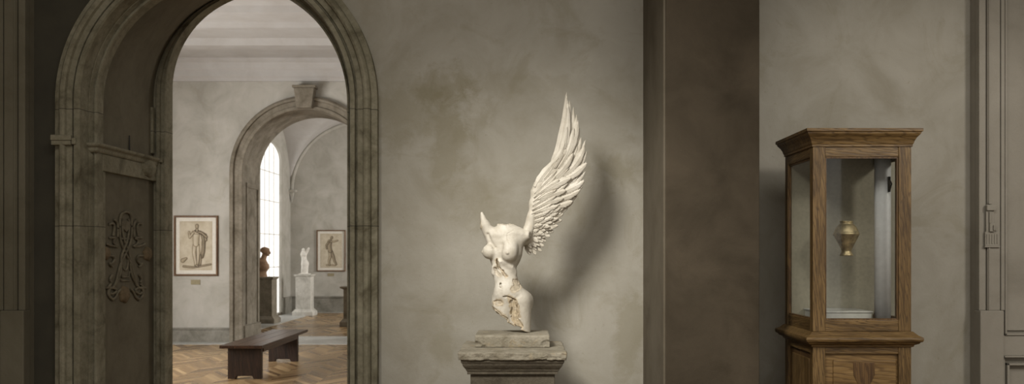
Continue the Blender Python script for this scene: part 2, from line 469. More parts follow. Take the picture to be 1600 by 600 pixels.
struct('floor', MB().box(-7.4, 5.2, -4, 24.3, -.1, 0), M['parquet'])
w = MB(); arch_wall(w, -7.2, 5.0, 0, 5.0, CX, .98, EYE + 1.16, fnXZ, YW, YB); struct('wall_back', w, M['plaster'])
struct('wall_left', MB().box(-5.2, -5.0, -4, YW, 0, 5), M['plaster'])
struct('wall_right', MB().box(5.0, 5.2, -4, YW, 0, 5), M['plaster'])
struct('ceiling', MB().box(-5.2, 5.2, -4, YW, 5.0, 5.15), M['ceiling'])
# pier
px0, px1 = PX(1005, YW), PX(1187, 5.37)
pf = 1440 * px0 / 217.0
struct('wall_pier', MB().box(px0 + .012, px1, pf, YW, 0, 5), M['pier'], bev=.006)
struct('pier_lit_skin', MB().box(px0, px0 + .012, pf + .012, YW, 0, 5), M['pier_lit_side'])  # thin skin on the left face, paler to carry the light falling there
struct('baseboard_back', MB().box(px1, 3.0, YW - .03, YW, 0, .22).box(-1.0, px0, YW - .03, YW, 0, .22), M['paint'], bev=.006)

# near arch: outer and second orders, panelled reveal, rear order
A = CZ
mb = MB(); sweep_arch(mb, [(1.09, YW, A), (1.09, 6.235, A), (1.052, 6.23, A), (1.046, 6.20, A), (1.034, 6.185, A), (1.018, 6.182, A), (1.004, 6.19, A), (.998, 6.21, A),
                           (.962, 6.21, A), (.958, 6.235, A), (.948, 6.235, A), (.944, 6.195, A), (.916, 6.19, A), (.908, 6.205, A), (.905, 6.36, A)], CX, 0)
o = struct('trim_1', mb, M['arch'], smooth=False)
mb = MB(); sweep_arch(mb, [(.925, 6.33, A), (.90, 6.325, A), (.894, 6.345, A), (.888, 6.365, A), (.88, 6.365, A), (.876, 6.35, A), (.866, 6.35, A), (.862, 6.362, A), (.862, 6.45, A), (.894, 6.455, A)], CX, 0)
struct('trim_2', mb, M['arch'])
mb = MB(); sweep_arch(mb, [(.892, 6.45, A), (.892, YC + .02, EYE + 1.24)], CX, 0); struct('trim_3', mb, M['reveal'], smooth=True)
R3 = EYE + 1.33
mb = MB(); sweep_arch(mb, [(.95, YC, EYE + 1.2), (.862, YC, EYE + 1.255), (.858, YC - .03, EYE + 1.257), (.832, YC - .032, EYE + 1.275), (.828, YC - .012, EYE + 1.28), (.80, YC - .012, EYE + 1.30), (.796, YC - .025, EYE + 1.305), (.784, YC - .02, R3), (.782, YB + .01, R3), (.95, YB + .012, EYE + 1.22)], CX, 0)
struct('trim_4', mb, M['arch'])
# impost blocks and reveal cornice on the left jamb
XB = CX - .862
zi = EYE + .742
mb = MB(); mb.box(CX - 1.094, CX - .955, 6.176, YW, zi + .012, zi + .05).box(CX - 1.092, CX - .96, 6.182, YW, zi - .018, zi + .012)
mb.box(CX - .955, CX - .925, 6.18, 6.3, zi - .015, zi + .03)
o = struct('trim_6', mb, M['arch'], bev=.006)
mb = MB(); mb.rectloft(CX - .90, XB + .01, 6.33, YC + .0, [(.0, zi - .05), (.008, zi - .04), (.012, zi - .02), (.03, zi - .008), (.034, zi), (.034, zi + .012), (.0, zi + .016)])
mb.box(CX - .95, XB + .055, YC - .05, YC + .10, zi - .02, zi + .012)
struct('trim_7', mb, M['arch'], bev=.003)
mb = MB(); mb.box(CX - .9, XB + .004, 6.44, YC, zi - .17, zi - .05)                    # rail
mb.box(CX - .9, XB - .006, 6.44, 6.50, 0, zi - .17)
mb.box(CX - .9, XB - .012, 7.34, 7.385, zi + .05, zi + .42)  # strip added in place of a narrow shadow gap
struct('trim_8', mb, M['arch'], bev=.005)
struct('dark_wall_board', MB().prism([(PX(42, 6.29), 0), (CX - 1.07, 0)] + [(CX + 1.07 * math.cos(a), A + 1.07 * math.sin(a)) for a in [PI - k * PI / 60 for k in range(27)]] + [(CX + 1.07 * math.cos(PI * 34 / 60), 5), (PX(42, 6.29), 5)], fnXZ, 6.285, YW), plain('dark_brown_wall_band', (58, 54, 42), .9, 0, .1, 4), bev=.003)  # dark board added over the wall strip between left door and arch
# worn lump of stone on the rail
def lump(p): return ell(p, (XB + .0, 7.22, zi - .075), (.035, .13, .075)) + .012 * fbm(p * 26, 4)
vs, fs = nets(lump, (XB - .07, 7.03, zi - .18), (XB + .07, 7.41, zi + .03), .006)
o = np_obj('trim_9', vs, fs, M['arch']); o['kind'] = 'structure'
mb = MB(); mb.tube([(XB - .022, 6.93, zi + .014), (XB - .022, 6.93, zi + .14)], [.006, .004]); mb.lathe(XB - .022, 6.93, [(.016, zi + .012), (.012, zi + .022), (.006, zi + .03)], 16)
tag(obj('iron_pin', mb, M['iron'], None, (XB - .022, 6.93, zi + .012)), 'small dark iron pin upright on the stone ledge inside the near arch', 'pin')

# relief ornament on the reveal panel
XP = CX - .892
def on_panel(cx_, cy_, d=0.0):
    """crop pixel -> point on the panel plane"""
    px = 140 + cx_ / 3.333; py = 310 + cy_ / 3.333
    Y = F * abs(XP) / (VX - px); return (XP + d, Y, PZ(py, Y))
def sm(pts, k=3):
    for _ in range(k):
        q = [pts[0]]
        for a, b in zip(pts, pts[1:]): q += [(a[0] * .75 + b[0] * .25, a[1] * .75 + b[1] * .25), (a[0] * .25 + b[0] * .75, a[1] * .25 + b[1] * .75)]
        q.append(pts[-1]); pts = q
    return pts
orn = thing('relief_ornament', 'symmetrical carved scroll ornament on the dark reveal panel inside the near arch', 'carving', on_panel(182, 560))
mir = lambda s: [(364 - x, y) for x, y in s]
half = [[(182, 70), (158, 78), (150, 120), (152, 220), (180, 282), (212, 345), (230, 430), (250, 468)],
        [(168, 108), (162, 130), (168, 200), (190, 262), (205, 300), (206, 350), (212, 400), (240, 455)],
        [(98, 140), (98, 132), (120, 130), (122, 160), (116, 195)], [(122, 110), (142, 130), (140, 200)],
        [(98, 205), (140, 205), (118, 216), (120, 236), (142, 250)], [(82, 236), (96, 246), (138, 252)],
        [(92, 300), (116, 298), (126, 318), (110, 342), (92, 336), (112, 356)],
        [(78, 466), (112, 464), (134, 474), (128, 492), (104, 500), (100, 488)], [(92, 470), (88, 505), (116, 530)],
        [(112, 398), (98, 420), (106, 438)], [(104, 445), (92, 462)],
        [(250, 468), (268, 466), (272, 500), (256, 526), (236, 520), (226, 492), (210, 474)]]
mb = MB()
for s in half:
    for q in (s, mir(s)):
        mb.tube([on_panel(x, y, .009) for x, y in sm(q)], .009, 8)
obj('scrollwork', mb, M['relief'], orn, smooth=True)
mb = MB(); mb.tube([on_panel(182 + 15 * math.cos(a), 332 + 42 * math.sin(a), .004) for a in [2 * PI * k / 28 for k in range(28)]], .007, 8, True)
obj('central_ring', mb, M['relief'], orn, smooth=True)
for q in ([(162, 210), (202, 210)], [(160, 380), (164, 410), (200, 410), (205, 380)], [(160, 428), (204, 428)], [(166, 120), (200, 120)]):
    obj('bar', MB().tube([on_panel(x, y, .004) for x, y in q], .0075, 8), M['relief'], orn, smooth=True)
mb = MB(); mb.prism([(160, 122), (205, 122), (204, 150), (184, 176), (163, 152)], lambda u, v, d: on_panel(u, v, d), -.005, .014)
obj('shield', mb, M['relief'], orn, bev=.003)
def blob(name, cx_, cy_, rx, ry, mat):
    mb = MB(); n = 20
    rings = [(1, -.004), (1, .006), (.8, .018), (.45, .026), (.05, .028)]
    vs = []; fs = []
    for s, d in rings:
        for k in range(n):
            a = 2 * PI * k / n; wob = 1 + .08 * math.sin(6 * a)
            vs.append(on_panel(cx_ + rx * s * wob * math.cos(a), cy_ + ry * s * wob * math.sin(a), d))
    for i in range(len(rings) - 1):
        for k in range(n): fs.append((i * n + k, i * n + (k + 1) % n, (i + 1) * n + (k + 1) % n, (i + 1) * n + k))
    fs.append(tuple((len(rings) - 1) * n + k for k in range(n)))
    mb.add(vs, fs); return obj(name, mb, mat, orn, smooth=True)
blob('rosette', 78, 285, 24, 36, M['rosette']); blob('rosette', 298, 288, 22, 36, M['rosette']); blob('pendant', 178, 500, 27, 44, M['rosette'])

# panelled doors at both sides of the room
def panel_door(name, x0, x1, flip, mat, latch):
    """casing and door leaf; x0 = free edge beside the plain wall, x1 beyond the frame"""
    s = 1 if x1 > x0 else -1
    yf = 6.17
    def bx(mb, a, b, y0, y1, z0, z1):
        xa, xb = x0 + s * a, x0 + s * b
        mb.box(min(xa, xb), max(xa, xb), y0, y1, z0, z1)
    root = MB(); z1 = 4.6; zp = PZ(485, yf)
    W = abs(x1 - x0)
    bx(root, 0, W, yf + .05, YW, 0, z1)
    o = struct(name, root, mat, bev=.004)
    c = MB(); bx(c, 0, .045, yf + .0, yf + .06, zp, z1); bx(c, .05, .135, yf - .012, yf + .06, zp, z1); bx(c, .055, .066, yf - .02, yf, zp, z1)
    bx(c, .145, .17, yf - .004, yf + .06, zp, z1)
    obj('casing', c, mat, o, bev=.004)
    c = MB(); bx(c, -.004, .155, yf - .025, yf + .06, 0, zp); obj('casing_foot', c, mat, o, bev=.006)
    zr0, zr1 = PZ(556, yf), PZ(524, yf)
    c = MB(); bx(c, .155, W, yf + .012, yf + .06, zr0, zr1); bx(c, .17, W, yf - .004, yf + .06, zr0 - .012, zr0); obj('rail', c, mat, o, bev=.004)
    c = MB(); bx(c, .175, .188, yf + .0, yf + .055, zr1, z1); bx(c, .175, W, yf + .0, yf + .055, zr1, zr1 + .014); bx(c, .20, .206, yf + .03, yf + .055, zr1 + .03, z1); bx(c, .2, W, yf + .03, yf + .055, zr1 + .03, zr1 + .036)
    obj('panel_moulding', c, mat, o, bev=.003)
    c = MB(); bx(c, .19, .205, yf + .0, yf + .055, .2, zr0 - .05); bx(c, .19, W, yf + .0, yf + .055, zr0 - .065, zr0 - .05); bx(c, .155, .185, yf + .02, yf + .055, 0, zr0); bx(c, .155, W, yf + .02, yf + .055, 0, .2)
    obj('lower_panel_moulding', c, mat, o, bev=.003)
    if latch:
        y = yf - .012
        X = lambda p: PX(p, y); Z = lambda p: PZ(p, y)
        pl = MB().box(X(1539.5), X(1552), y - .012, y, Z(363), Z(320)); pl.box(X(1538), X(1560), y - .012, y, Z(384), Z(362))
        lp = obj('latch_plate', pl, mat, o, bev=.003)
        b = MB().box(X(1539), X(1553), y - .03, y - .008, Z(329), Z(321)).box(X(1543), X(1547.5), y - .02, y - .008, Z(319), Z(316))
        b.box(X(1543.5), X(1551.5), y - .028, y - .008, Z(362), Z(349)); b.tube([(X(1545), y - .02, Z(349)), (X(1545), y - .02, Z(331))], .009, 10)
        b.tube([(X(1549.5), y - .035, Z(352)), (X(1549.5), y - .035, Z(360))], .007, 10); b.tube([(X(1554.5), y - .012, Z(353)), (X(1554.5), y - .012, Z(361))], .008, 10)
        obj('latch_bolt', b, mat, lp, bev=.002)
        b = MB()
        for k in range(5): b.box(X(1540 + k * 4), X(1541.2 + k * 4), y - .018, y - .01, Z(381), Z(366))
        b.box(X(1537), X(1561), y - .016, y, Z(386.5), Z(384))
        obj('latch_keeper', b, mat, lp, bev=.001)
    return o
panel_door('door_1', PX(1530, 6.17), PX(1530, 6.17) + 1.15, 1, M['paint'], True)
panel_door('door_2', PX(39, 6.17), PX(39, 6.17) - 1.15, -1, M['paint_dark'], False)

# ---- second gallery
YG = 16.0
struct('wall_gallery_left', MB().box(-7.2, -7.0, YB, YG, 0, 1.0).box(-7.2, -7.0, YB, YG, 4.3, 5.2).box(-7.2, -7.0, YB, 8.6, 1.0, 4.3).box(-7.2, -7.0, 10.4, 11.4, 1.0, 4.3).box(-7.2, -7.0, 13.2, YG, 1.0, 4.3), M['plaster2'])
struct('wall_gallery_right', MB().box(2.6, 2.8, YB, YG, 0, 5.2), M['plaster2'])
CX2 = PX(479, YG); CZ2 = PZ(270, YG)
w = MB(); arch_wall(w, -7.2, 2.8, 0, 5.4, CX2, 1.16, CZ2, fnXZ, YG, YG + .95); struct('wall_gallery_back', w, M['plaster2'])
# ceiling with stepped cornice
prof = [(16.0, 4.52), (15.95, 4.52), (15.95, 4.57), (15.9, 4.60), (15.9, 4.70), (15.86, 4.73), (15.84, 4.82), (15.76, 4.86), (15.76, 4.885), (14.95, 4.90), (14.93, 4.84), (14.62, 4.84), (14.6, 4.95), (13.95, 4.97), (13.93, 4.92), (13.8, 4.92),
        (13.78, 5.0), (13.25, 5.02), (13.23, 4.97), (13.1, 4.97), (13.08, 5.06), (12.2, 5.08), (12.18, 5.02), (12.0, 5.02), (11.98, 5.1), (YB, 5.1), (YB, 5.3), (16.0, 5.3)]
mb = MB(); n = len(prof)
mb.add([(-7.2, y, z) for y, z in prof] + [(2.8, y, z) for y, z in prof], [(i, (i + 1) % n, n + (i + 1) % n, n + i) for i in range(n)] + [tuple(range(n)), tuple(range(2 * n - 1, n - 1, -1))])
struct('ceiling_gallery', mb, M['ceiling'])
mb = MB().box(-7, CX2 - 1.32, YG - .05, YG, 0, .22).box(-7, CX2 - 1.32, YG - .065, YG, .22, .25).box(CX2 + 1.32, 2.6, YG - .05, YG, 0, .22).box(CX2 + 1.32, 2.6, YG - .065, YG, .22, .25)
struct('baseboard_gallery', mb, M['wainscot'], bev=.006)
mb = MB().box(-7, 2.6, YG - .42, YG - .05, 0, .006).box(CX2 - 1.09, CX2 + 1.09, YG - .05, YG + 1.05, 0, .006)
struct('trim_10', mb, M['marble'])
# far arch mouldings
mb = MB(); B2 = CZ2
sweep_arch(mb, [(1.32, YG, B2), (1.32, YG - .07, B2), (1.285, YG - .10, B2), (1.25, YG - .10, B2), (1.24, YG - .06, B2), (1.16, YG - .05, B2), (1.15, YG - .075, B2), (1.10, YG - .075, B2), (1.09, YG - .05, B2), (1.089, YG + .95, B2), (1.2, YG + .96, B2)], CX2, 0)
struct('trim_11', mb, M['arch2'])
ks = MB(); ks.prism([(CX2 - .13, PZ(171, YG)), (CX2 + .13, PZ(171, YG)), (CX2 + .175, PZ(140, YG)), (CX2 - .175, PZ(140, YG))], fnXZ, YG - .2, YG)
ks.box(CX2 - .2, CX2 + .2, YG - .22, YG, PZ(140, YG), PZ(136, YG)); struct('trim_12', ks, M['arch2'], bev=.008)
mb = MB()   # panelled lining of the far arch jamb (left)
xl = CX2 - 1.089
mb.box(xl - .02, xl + .02, YG + .12, YG + .2, .3, PZ(290, YG)).box(xl - .02, xl + .02, YG + .78, YG + .86, .3, PZ(290, YG)).box(xl - .02, xl + .02, YG + .12, YG + .86, PZ(292, YG), PZ(284, YG)).box(xl - .02, xl + .03, YG, YG + .95, 0, .28)
struct('trim_13', mb, M['arch2'], bev=.006)

# ---- third room, groin vaulted
XL = -6.1; BW = 3.7; YE = 24.0; ZS = PZ(300, YE); R = BW / 2
struct('wall_far', MB().box(XL - .4, 2.8, YE, YE + .2, 0, 5.6), M['plaster2'])
wc = YE - R + .04; wr = .92; WZ = 3.84
w = MB(); arch_wall(w, YG + .95, YE, 0, 5.6, wc, wr, WZ, fnYZ, XL, XL - .38, 48, .42)
w.box(XL - .38, XL, wc - wr, wc + wr, 0, .06)
struct('wall_far_left', w, M['plaster2'])
struct('wall_far_right', MB().box(2.6, 2.8, YG + .95, YE, 0, 5.6), M['plaster2'])
gl = MB(); pts = arch_path(wc, wr + .0, WZ, .05, 24, None, .42); gl.prism(pts, fnYZ, XL - .06, XL - .07)
win = struct('window_1', gl, M['daylight'])
fr = MB()
for y in (wc - .4, wc, wc + .4): fr.box(XL - .06, XL - .045, y - .012, y + .012, .06, WZ + .3)
for z in (1.2, 2.0, 2.8, 3.5): fr.box(XL - .06, XL - .045, wc - wr, wc + wr, z - .01, z + .01)
M['mull'] = plain('white_glazing_bars', (230, 228, 222), .6, 0, .02)
obj('glazing_bars', fr, M['mull'], win)
def vault(xa, xb, ya, yb, n=40):
    vs = []; fs = []; rx = (xb - xa) / 2; ry = (yb - ya) / 2; cx = (xa + xb) / 2; cy = (ya + yb) / 2
    for i in range(n + 1):
        for j in range(n + 1):
            u = -math.cos(PI * i / n); v = -math.cos(PI * j / n)
            zx = R * math.sqrt(max(0, 1 - u * u)); zy = R * math.sqrt(max(0, 1 - v * v))
            vs.append((cx + rx * u, cy + ry * v, ZS + max(zx, zy)))
    for i in range(n):
        for j in range(n): fs.append((i * (n + 1) + j, (i + 1) * (n + 1) + j, (i + 1) * (n + 1) + j + 1, i * (n + 1) + j + 1))
    return vs, fs
mb = MB()
for k in range(2):
    xa = XL + k * BW
    mb.add(*vault(xa, xa + BW, YE - BW, YE)); mb.add(*vault(xa, xa + BW, YG + .95, YE - BW))
mb.add(*vault(XL + 2 * BW, 2.6, YE - BW, YE)); mb.add(*vault(XL + 2 * BW, 2.6, YG + .95, YE - BW))
o = struct('ceiling_vault', mb, M['ceiling'], smooth=True)
mb = MB()      # ribs on the lunettes and corbels
for k in range(2):
    c = XL + R + k * BW
    mb.tube([(c + (R - .03) * math.cos(a), YE - .02, ZS + (R - .03) * math.sin(a)) for a in [PI * i / 30 for i in range(31)]], .05, 8)
    c0 = XL + k * BW
    mb.rectloft(c0 - (.0 if k == 0 else .12), c0 + .14, YE - .16, YE, [(0, ZS - .02), (.03, ZS), (.03, ZS + .05)]); mb.rectloft(c0, c0 + .10, YE - .12, YE, [(-.045, ZS - .28), (0, ZS - .02)])
struct('trim_14', mb, M['plaster2'])
mb = MB().box(XL, 2.6, YE - .05, YE, 0, .38).box(XL, 2.6, YE - .07, YE, .38, .42).box(XL, XL + .05, YG + .95, wc - wr, 0, .42).box(XL, XL + .05, wc + wr, YE, 0, .42)
struct('baseboard_far', mb, M['wainscot'], bev=.006)
struct('trim_15', MB().box(XL + .05, XL + .75, YG + 1.06, YE - .05, 0, .006).box(XL + .75, 2.6, YE - .2, YE - .05, 0, .006), M['marble'])

# ------------------------------------------------------------------ BENCH
bx0, bx1, by0, by1 = -3.72, -3.2, 11.22, 13.6
bench = thing('bench', 'long dark brown wooden bench on the parquet seen through the near arch', 'bench', ((bx0 + bx1) / 2, (by0 + by1) / 2, 0))
mb = MB()
for k in range(3):
    a = bx0 + k * (bx1 - bx0) / 3; mb.box(a + (.001 if k else 0), a + (bx1 - bx0) / 3, by0, by1, .382, .42)
obj('seat', mb, M['walnut'], bench, bev=.004)
def leg(y0, y1):
    xa, xb = bx0 + .07, bx1 - .04
    m = MB(); m.prism([(xa, .0), (xa + .09, 0), (xa + .11, .035), (xb - .11, .035), (xb - .09, 0), (xb, 0), (xb, .383), (xa, .383)], fnXZ, y0, y1); return m
obj('leg', leg(11.32, 11.40), M['walnut_z'], bench, bev=.004); obj('leg', leg(13.12, 13.20), M['walnut_z'], bench, bev=.004)
obj('stretcher', MB().box(-3.48, -3.42, 11.39, 13.13, .28, .383), M['walnut'], bench, bev=.004)
for a in (bx0 + .05, bx1 - .06): obj('apron', MB().box(a, a + .03, 11.41, 13.11, .325, .382), M['walnut'], bench, bev=.003)

# ------------------------------------------------------------------ PICTURES
def drawing_mesh(name, x0, x1, z0, z1, y, figs, parent, seed):
    """a flat sheet whose ink drawing is carried by a colour attribute on a fine grid"""
    nx, nz = 110, 150
    u = np.linspace(0, 1, nx); v = np.linspace(0, 1, nz); U, Vv = np.meshgrid(u, v, indexing='ij')
    asp = (z1 - z0) / (x1 - x0)
    p = np.stack([U, Vv * asp, np.zeros_like(U)], -1)
    ink = np.zeros_like(U)
    ns = fbm(p * 7 + seed, 5)
    ink += np.clip(.10 + .22 * ns, 0, 1)
    edge = np.minimum(np.minimum(U, 1 - U), np.minimum(Vv, 1 - Vv)); ink += .12 * np.exp(-edge * 30)
    body = None
    for kind, pts, r0, r1, tone in figs:
        pp = [(a, b * asp, 0) for a, b in pts]
        d = poly_d(p, pp, r0, r1)
        outline = np.exp(-(np.abs(d) / .011) ** 2) * .75
        inside = 1 / (1 + np.exp(d / .006))
        # shade from one side using the horizontal gradient of the distance
        gx = np.gradient(d, axis=0) * nx
        sh = np.clip(gx, -1, 1) * np.clip(1 + d / max(r0, r1), 0, 1)
        t = tone + .38 * np.clip(sh, 0, 1)
        hatch = .10 * np.sin((p[..., 0] + p[..., 1]) * 170) * (tone > .3)
        ink = ink * (1 - inside) + inside * np.clip(t + hatch + .12 * ns, 0, 1) + outline * (1 - .5 * inside)
    ink = np.clip(ink, 0, .92)
    vs = [(x0 + (x1 - x0) * a, y, z0 + (z1 - z0) * b) for a in u for b in v]
    fs = [(i * nz + j, (i + 1) * nz + j, (i + 1) * nz + j + 1, i * nz + j + 1) for i in range(nx - 1) for j in range(nz - 1)]
    mb = MB(); mb.add(vs, fs)
    if 'drawing' not in M:
        t = NT('sepia_ink_drawing'); a = t.n.new('ShaderNodeAttribute'); a.attribute_name = 'fracture'
        M['drawing'] = t.done(t.ramp(a.outputs['Fac'], [(0, srgb((202, 192, 172))), (.35, srgb((168, 154, 130))), (1, srgb((58, 46, 36)))]), .9)
    o = obj(name, mb, M['drawing'], parent, fix=False)
    at = o.data.attributes.new('fracture', 'FLOAT', 'POINT'); at.data.foreach_set('value', ink.reshape(-1).astype(np.float32))
    # thickness of the sheet comes from the board behind it
    return o
def picture(label, px0_, px1_, py0_, py1_, Y, figs, seed, fw, mt):
    x0, x1, z0, z1 = PX(px0_, Y), PX(px1_, Y), PZ(py1_, Y), PZ(py0_, Y)
    r = thing('framed_drawing', label, 'picture', ((x0 + x1) / 2, Y, z0), 'framed drawings in the rooms beyond the arch')
    f = MB()
    rings = [(0, 0), (0, -.035), (.012, -.045), (fw - .01, -.045), (fw, -.03), (fw, -.012)]
    vs = []; fs = []
    for o_, d in rings: vs += [(x0 + o_, Y + d, z0 + o_), (x1 - o_, Y + d, z0 + o_), (x1 - o_, Y + d, z1 - o_), (x0 + o_, Y + d, z1 - o_)]
    for i in range(len(rings) - 1):
        for k in range(4): fs.append((i * 4 + k, i * 4 + (k + 1) % 4, i * 4 + 4 + (k + 1) % 4, i * 4 + 4 + k))
    f.add(vs, fs); obj('frame', f, M['frame_wood'], r)
    obj('mount', MB().box(x0 + fw * .6, x1 - fw * .6, Y - .014, Y, z0 + fw * .6, z1 - fw * .6), M['mat'], r)
    drawing_mesh('drawing', x0 + fw + mt, x1 - fw - mt, z0 + fw + mt, z1 - fw - mt, Y - .0155, figs, r, seed)
    return r
fig1 = [('g', [(.12, .08), (.4, .06), (.7, .09), (.95, .12)], .025, .02, .45), ('g', [(.1, .2), (.2, .24)], .06, .03, .30),
        ('d', [(.70, .72), (.74, .62), (.73, .48), (.72, .38), (.68, .28)], .05, .055, .58), ('d', [(.64, .30), (.64, .2), (.62, .12)], .025, .03, .45),
        ('l', [(.55, .50), (.57, .36), (.56, .24), (.54, .12)], .06, .035, .10), ('l', [(.46, .50), (.44, .36), (.47, .24), (.5, .10)], .06, .035, .08),
        ('f', [(.5, .10), (.56, .085)], .022, .02, .2), ('b', [(.52, .76), (.5, .66), (.5, .54)], .10, .085, .06), ('s', [(.42, .77), (.62, .77)], .045, .045, .12),
        ('a', [(.41, .76), (.31, .67), (.29, .78)], .035, .025, .15), ('a', [(.63, .77), (.78, .72), (.8, .62)], .045, .04, .45), ('d', [(.5, .80), (.68, .76), (.82, .68)], .03, .035, .5),
        ('n', [(.53, .80), (.53, .85)], .03, .03, .25), ('h', [(.53, .885), (.53, .91)], .046, .046, .35)]
picture('larger sepia drawing of a standing draped figure on the wall left of the far arch', 272.5, 341, 337, 431, YG, fig1, 3.1, .032, .065)
fig2 = [('g', [(.3, .08), (.7, .07)], .03, .02, .3), ('l', [(.5, .48), (.6, .34), (.66, .2), (.74, .1)], .075, .035, .45), ('l', [(.44, .48), (.46, .32), (.4, .2), (.42, .08)], .075, .035, .3),
        ('b', [(.44, .76), (.42, .62), (.46, .5)], .10, .09, .42), ('a', [(.46, .78), (.62, .76), (.8, .8)], .04, .03, .35), ('a', [(.38, .74), (.28, .66), (.3, .56)], .04, .03, .5),
        ('n', [(.48, .8), (.5, .84)], .03, .03, .4), ('h', [(.52, .87), (.54, .89)], .05, .05, .5)]
picture('smaller dark-framed drawing of a striding figure on the far room wall', 495, 540, 359.5, 424, YE, fig2, 9.7, .028, .065)
def placard(px0_, px1_, py0_, py1_, Y, label):
    mb = MB().box(PX(px0_, Y), PX(px1_, Y), Y - .012, Y, PZ(py1_, Y), PZ(py0_, Y))
    tag(obj('wall_label', mb, M['card'], None, (PX((px0_ + px1_) / 2, Y), Y, PZ(py1_, Y)), bev=.002), label, 'label', 'label cards under the framed drawings')
placard(298.5, 313, 437, 444.5, YG, 'beige label card under the larger framed drawing left of the far arch')
placard(512, 522, 427, 431.5, YE, 'tiny beige label card under the smaller framed drawing in the far room')

# ------------------------------------------------------------------ FAR SCULPTURES
def plinth(name, label, px0_, px1_, pytop, Y, mat, depth=None, cap=.0):
    x0, x1 = PX(px0_, Y), PX(px1_, Y); zt = PZ(pytop, Y); dp = depth or (x1 - x0)
    r = thing(name, label, 'pedestal', ((x0 + x1) / 2, Y + dp / 2, 0), 'pedestals in the far room')
    s = .04
    obj('shaft', MB().rectloft(x0 + s, x1 - s, Y + s, Y + dp - s, [(.0, .16), (0, zt - .05)]), mat, r, bev=.006)
    obj('base', MB().rectloft(x0 + s, x1 - s, Y + s, Y + dp - s, [(s + .03, .0), (s + .03, .10), (s, .13), (.01, .165)]), mat, r, bev=.006)
    obj('cap', MB().rectloft(x0 + s, x1 - s, Y + s, Y + dp - s, [(.0, zt - .06), (.02 + cap * .5, zt - .04), (.035 + cap, zt - .03), (.035 + cap, zt)]), mat, r, bev=.005)
    return (x0 + x1) / 2, Y + dp / 2, zt
# white statuette
cx_, cy_, zt = plinth('pedestal', 'pale marble pedestal holding the small white statuette in the far room', 458.5, 487, 429, 22.6, M['ped_grey'])
def fig(p):
    q = (p - np.array([cx_, cy_, zt])) / .66      # unit height
    d = cone(q, (.02, 0, .05), (.04, 0, .34), .10, .10, (1, .9, 1))
    d = smin(d, cone(q, (-.07, 0, .03), (-.02, 0, .36), .075, .10), .05)
    d = smin(d, ell(q, (0.01, 0, .42), (.14, .12, .13)), .06)
    d = smin(d, ell(q, (-.02, 0, .57), (.10, .085, .12)), .07)
    d = smin(d, ell(q, (-.04, 0, .74), (.12, .10, .13)), .06)
    d = smin(d, ell(q, (-.09, -.08, .73), (.05, .05, .05)), .03); d = smin(d, ell(q, (.03, -.09, .73), (.05, .05, .05)), .03)
    d = smin(d, cone(q, (-.06, 0, .80), (-.05, 0, .93), .06, .055), .05)
    d = smin(d, cone(q, (.06, 0, .80), (.15, -.02, .97), .05, .04), .04)
    d = smin(d, rbox(q, (0, 0, .012), (.2, .17, .022), .01), .03)
    return d * .66
vs, fs = nets(fig, (cx_ - .2, cy_ - .16, zt - .012), (cx_ + .2, cy_ + .16, zt + .72), .011)
vs[:, 2] = np.maximum(vs[:, 2], zt)
tag(np_obj('statuette', vs, fs, M['statue_white'], None, (cx_, cy_, zt)), 'small white headless nude statuette on the pale pedestal in the far room', 'statue')
# brown bust
cx_, cy_, zt = plinth('pedestal', 'grey-brown pedestal under the brown bust in front of the far window', 392, 427, 433, 20.1, M['ped_dark'])
def bust(p):
    q = (p - np.array([cx_ - .10, cy_, zt])) / .66
    d = cone(q, (0, 0, .0), (.03, 0, .20), .23, .15, (1, .8, 1))
    d = smin(d, ell(q, (.05, 0, .34), (.23, .17, .2)), .07)
    d = smin(d, ell(q, (.12, -.06, .36), (.15, .13, .13)), .05)
    d = smin(d, ell(q, (.0, 0, .50), (.20, .17, .11)), .06)
    d = smin(d, cone(q, (.06, 0, .52), (.14, -.01, .74), .10, .085), .05)
    d = smin(d, ell(q, (.19, -.01, .84), (.12, .115, .13)), .03)
    d = smin(d, ell(q, (.13, 0, .89), (.15, .13, .11)), .03)
    d = smin(d, ell(q, (.31, -.01, .80), (.03, .03, .045)), .03)
    d = smin(d, ell(q, (.25, -.01, .73), (.04, .05, .03)), .03)
    d = smin(d, ell(q, (.16, -.12, .83), (.025, .02, .04)), .01)
    return (d + .006 * fbm(q * 14, 3)) * .66
vs, fs = nets(bust, (cx_ - .30, cy_ - .2, zt - .01), (cx_ + .26, cy_ + .2, zt + .72), .011)
vs[:, 2] = np.maximum(vs[:, 2], zt)
tag(np_obj('bust', vs, fs, M['bust_dark'], None, (cx_, cy_, zt)), 'brown bust in profile on its pedestal against the bright far window', 'bust')
plinth('pedestal', 'grey stone pedestal with flared cap partly hidden behind the near arch right jamb', 533, 563, 448, 19.3, M['ped_dark'], cap=.03)

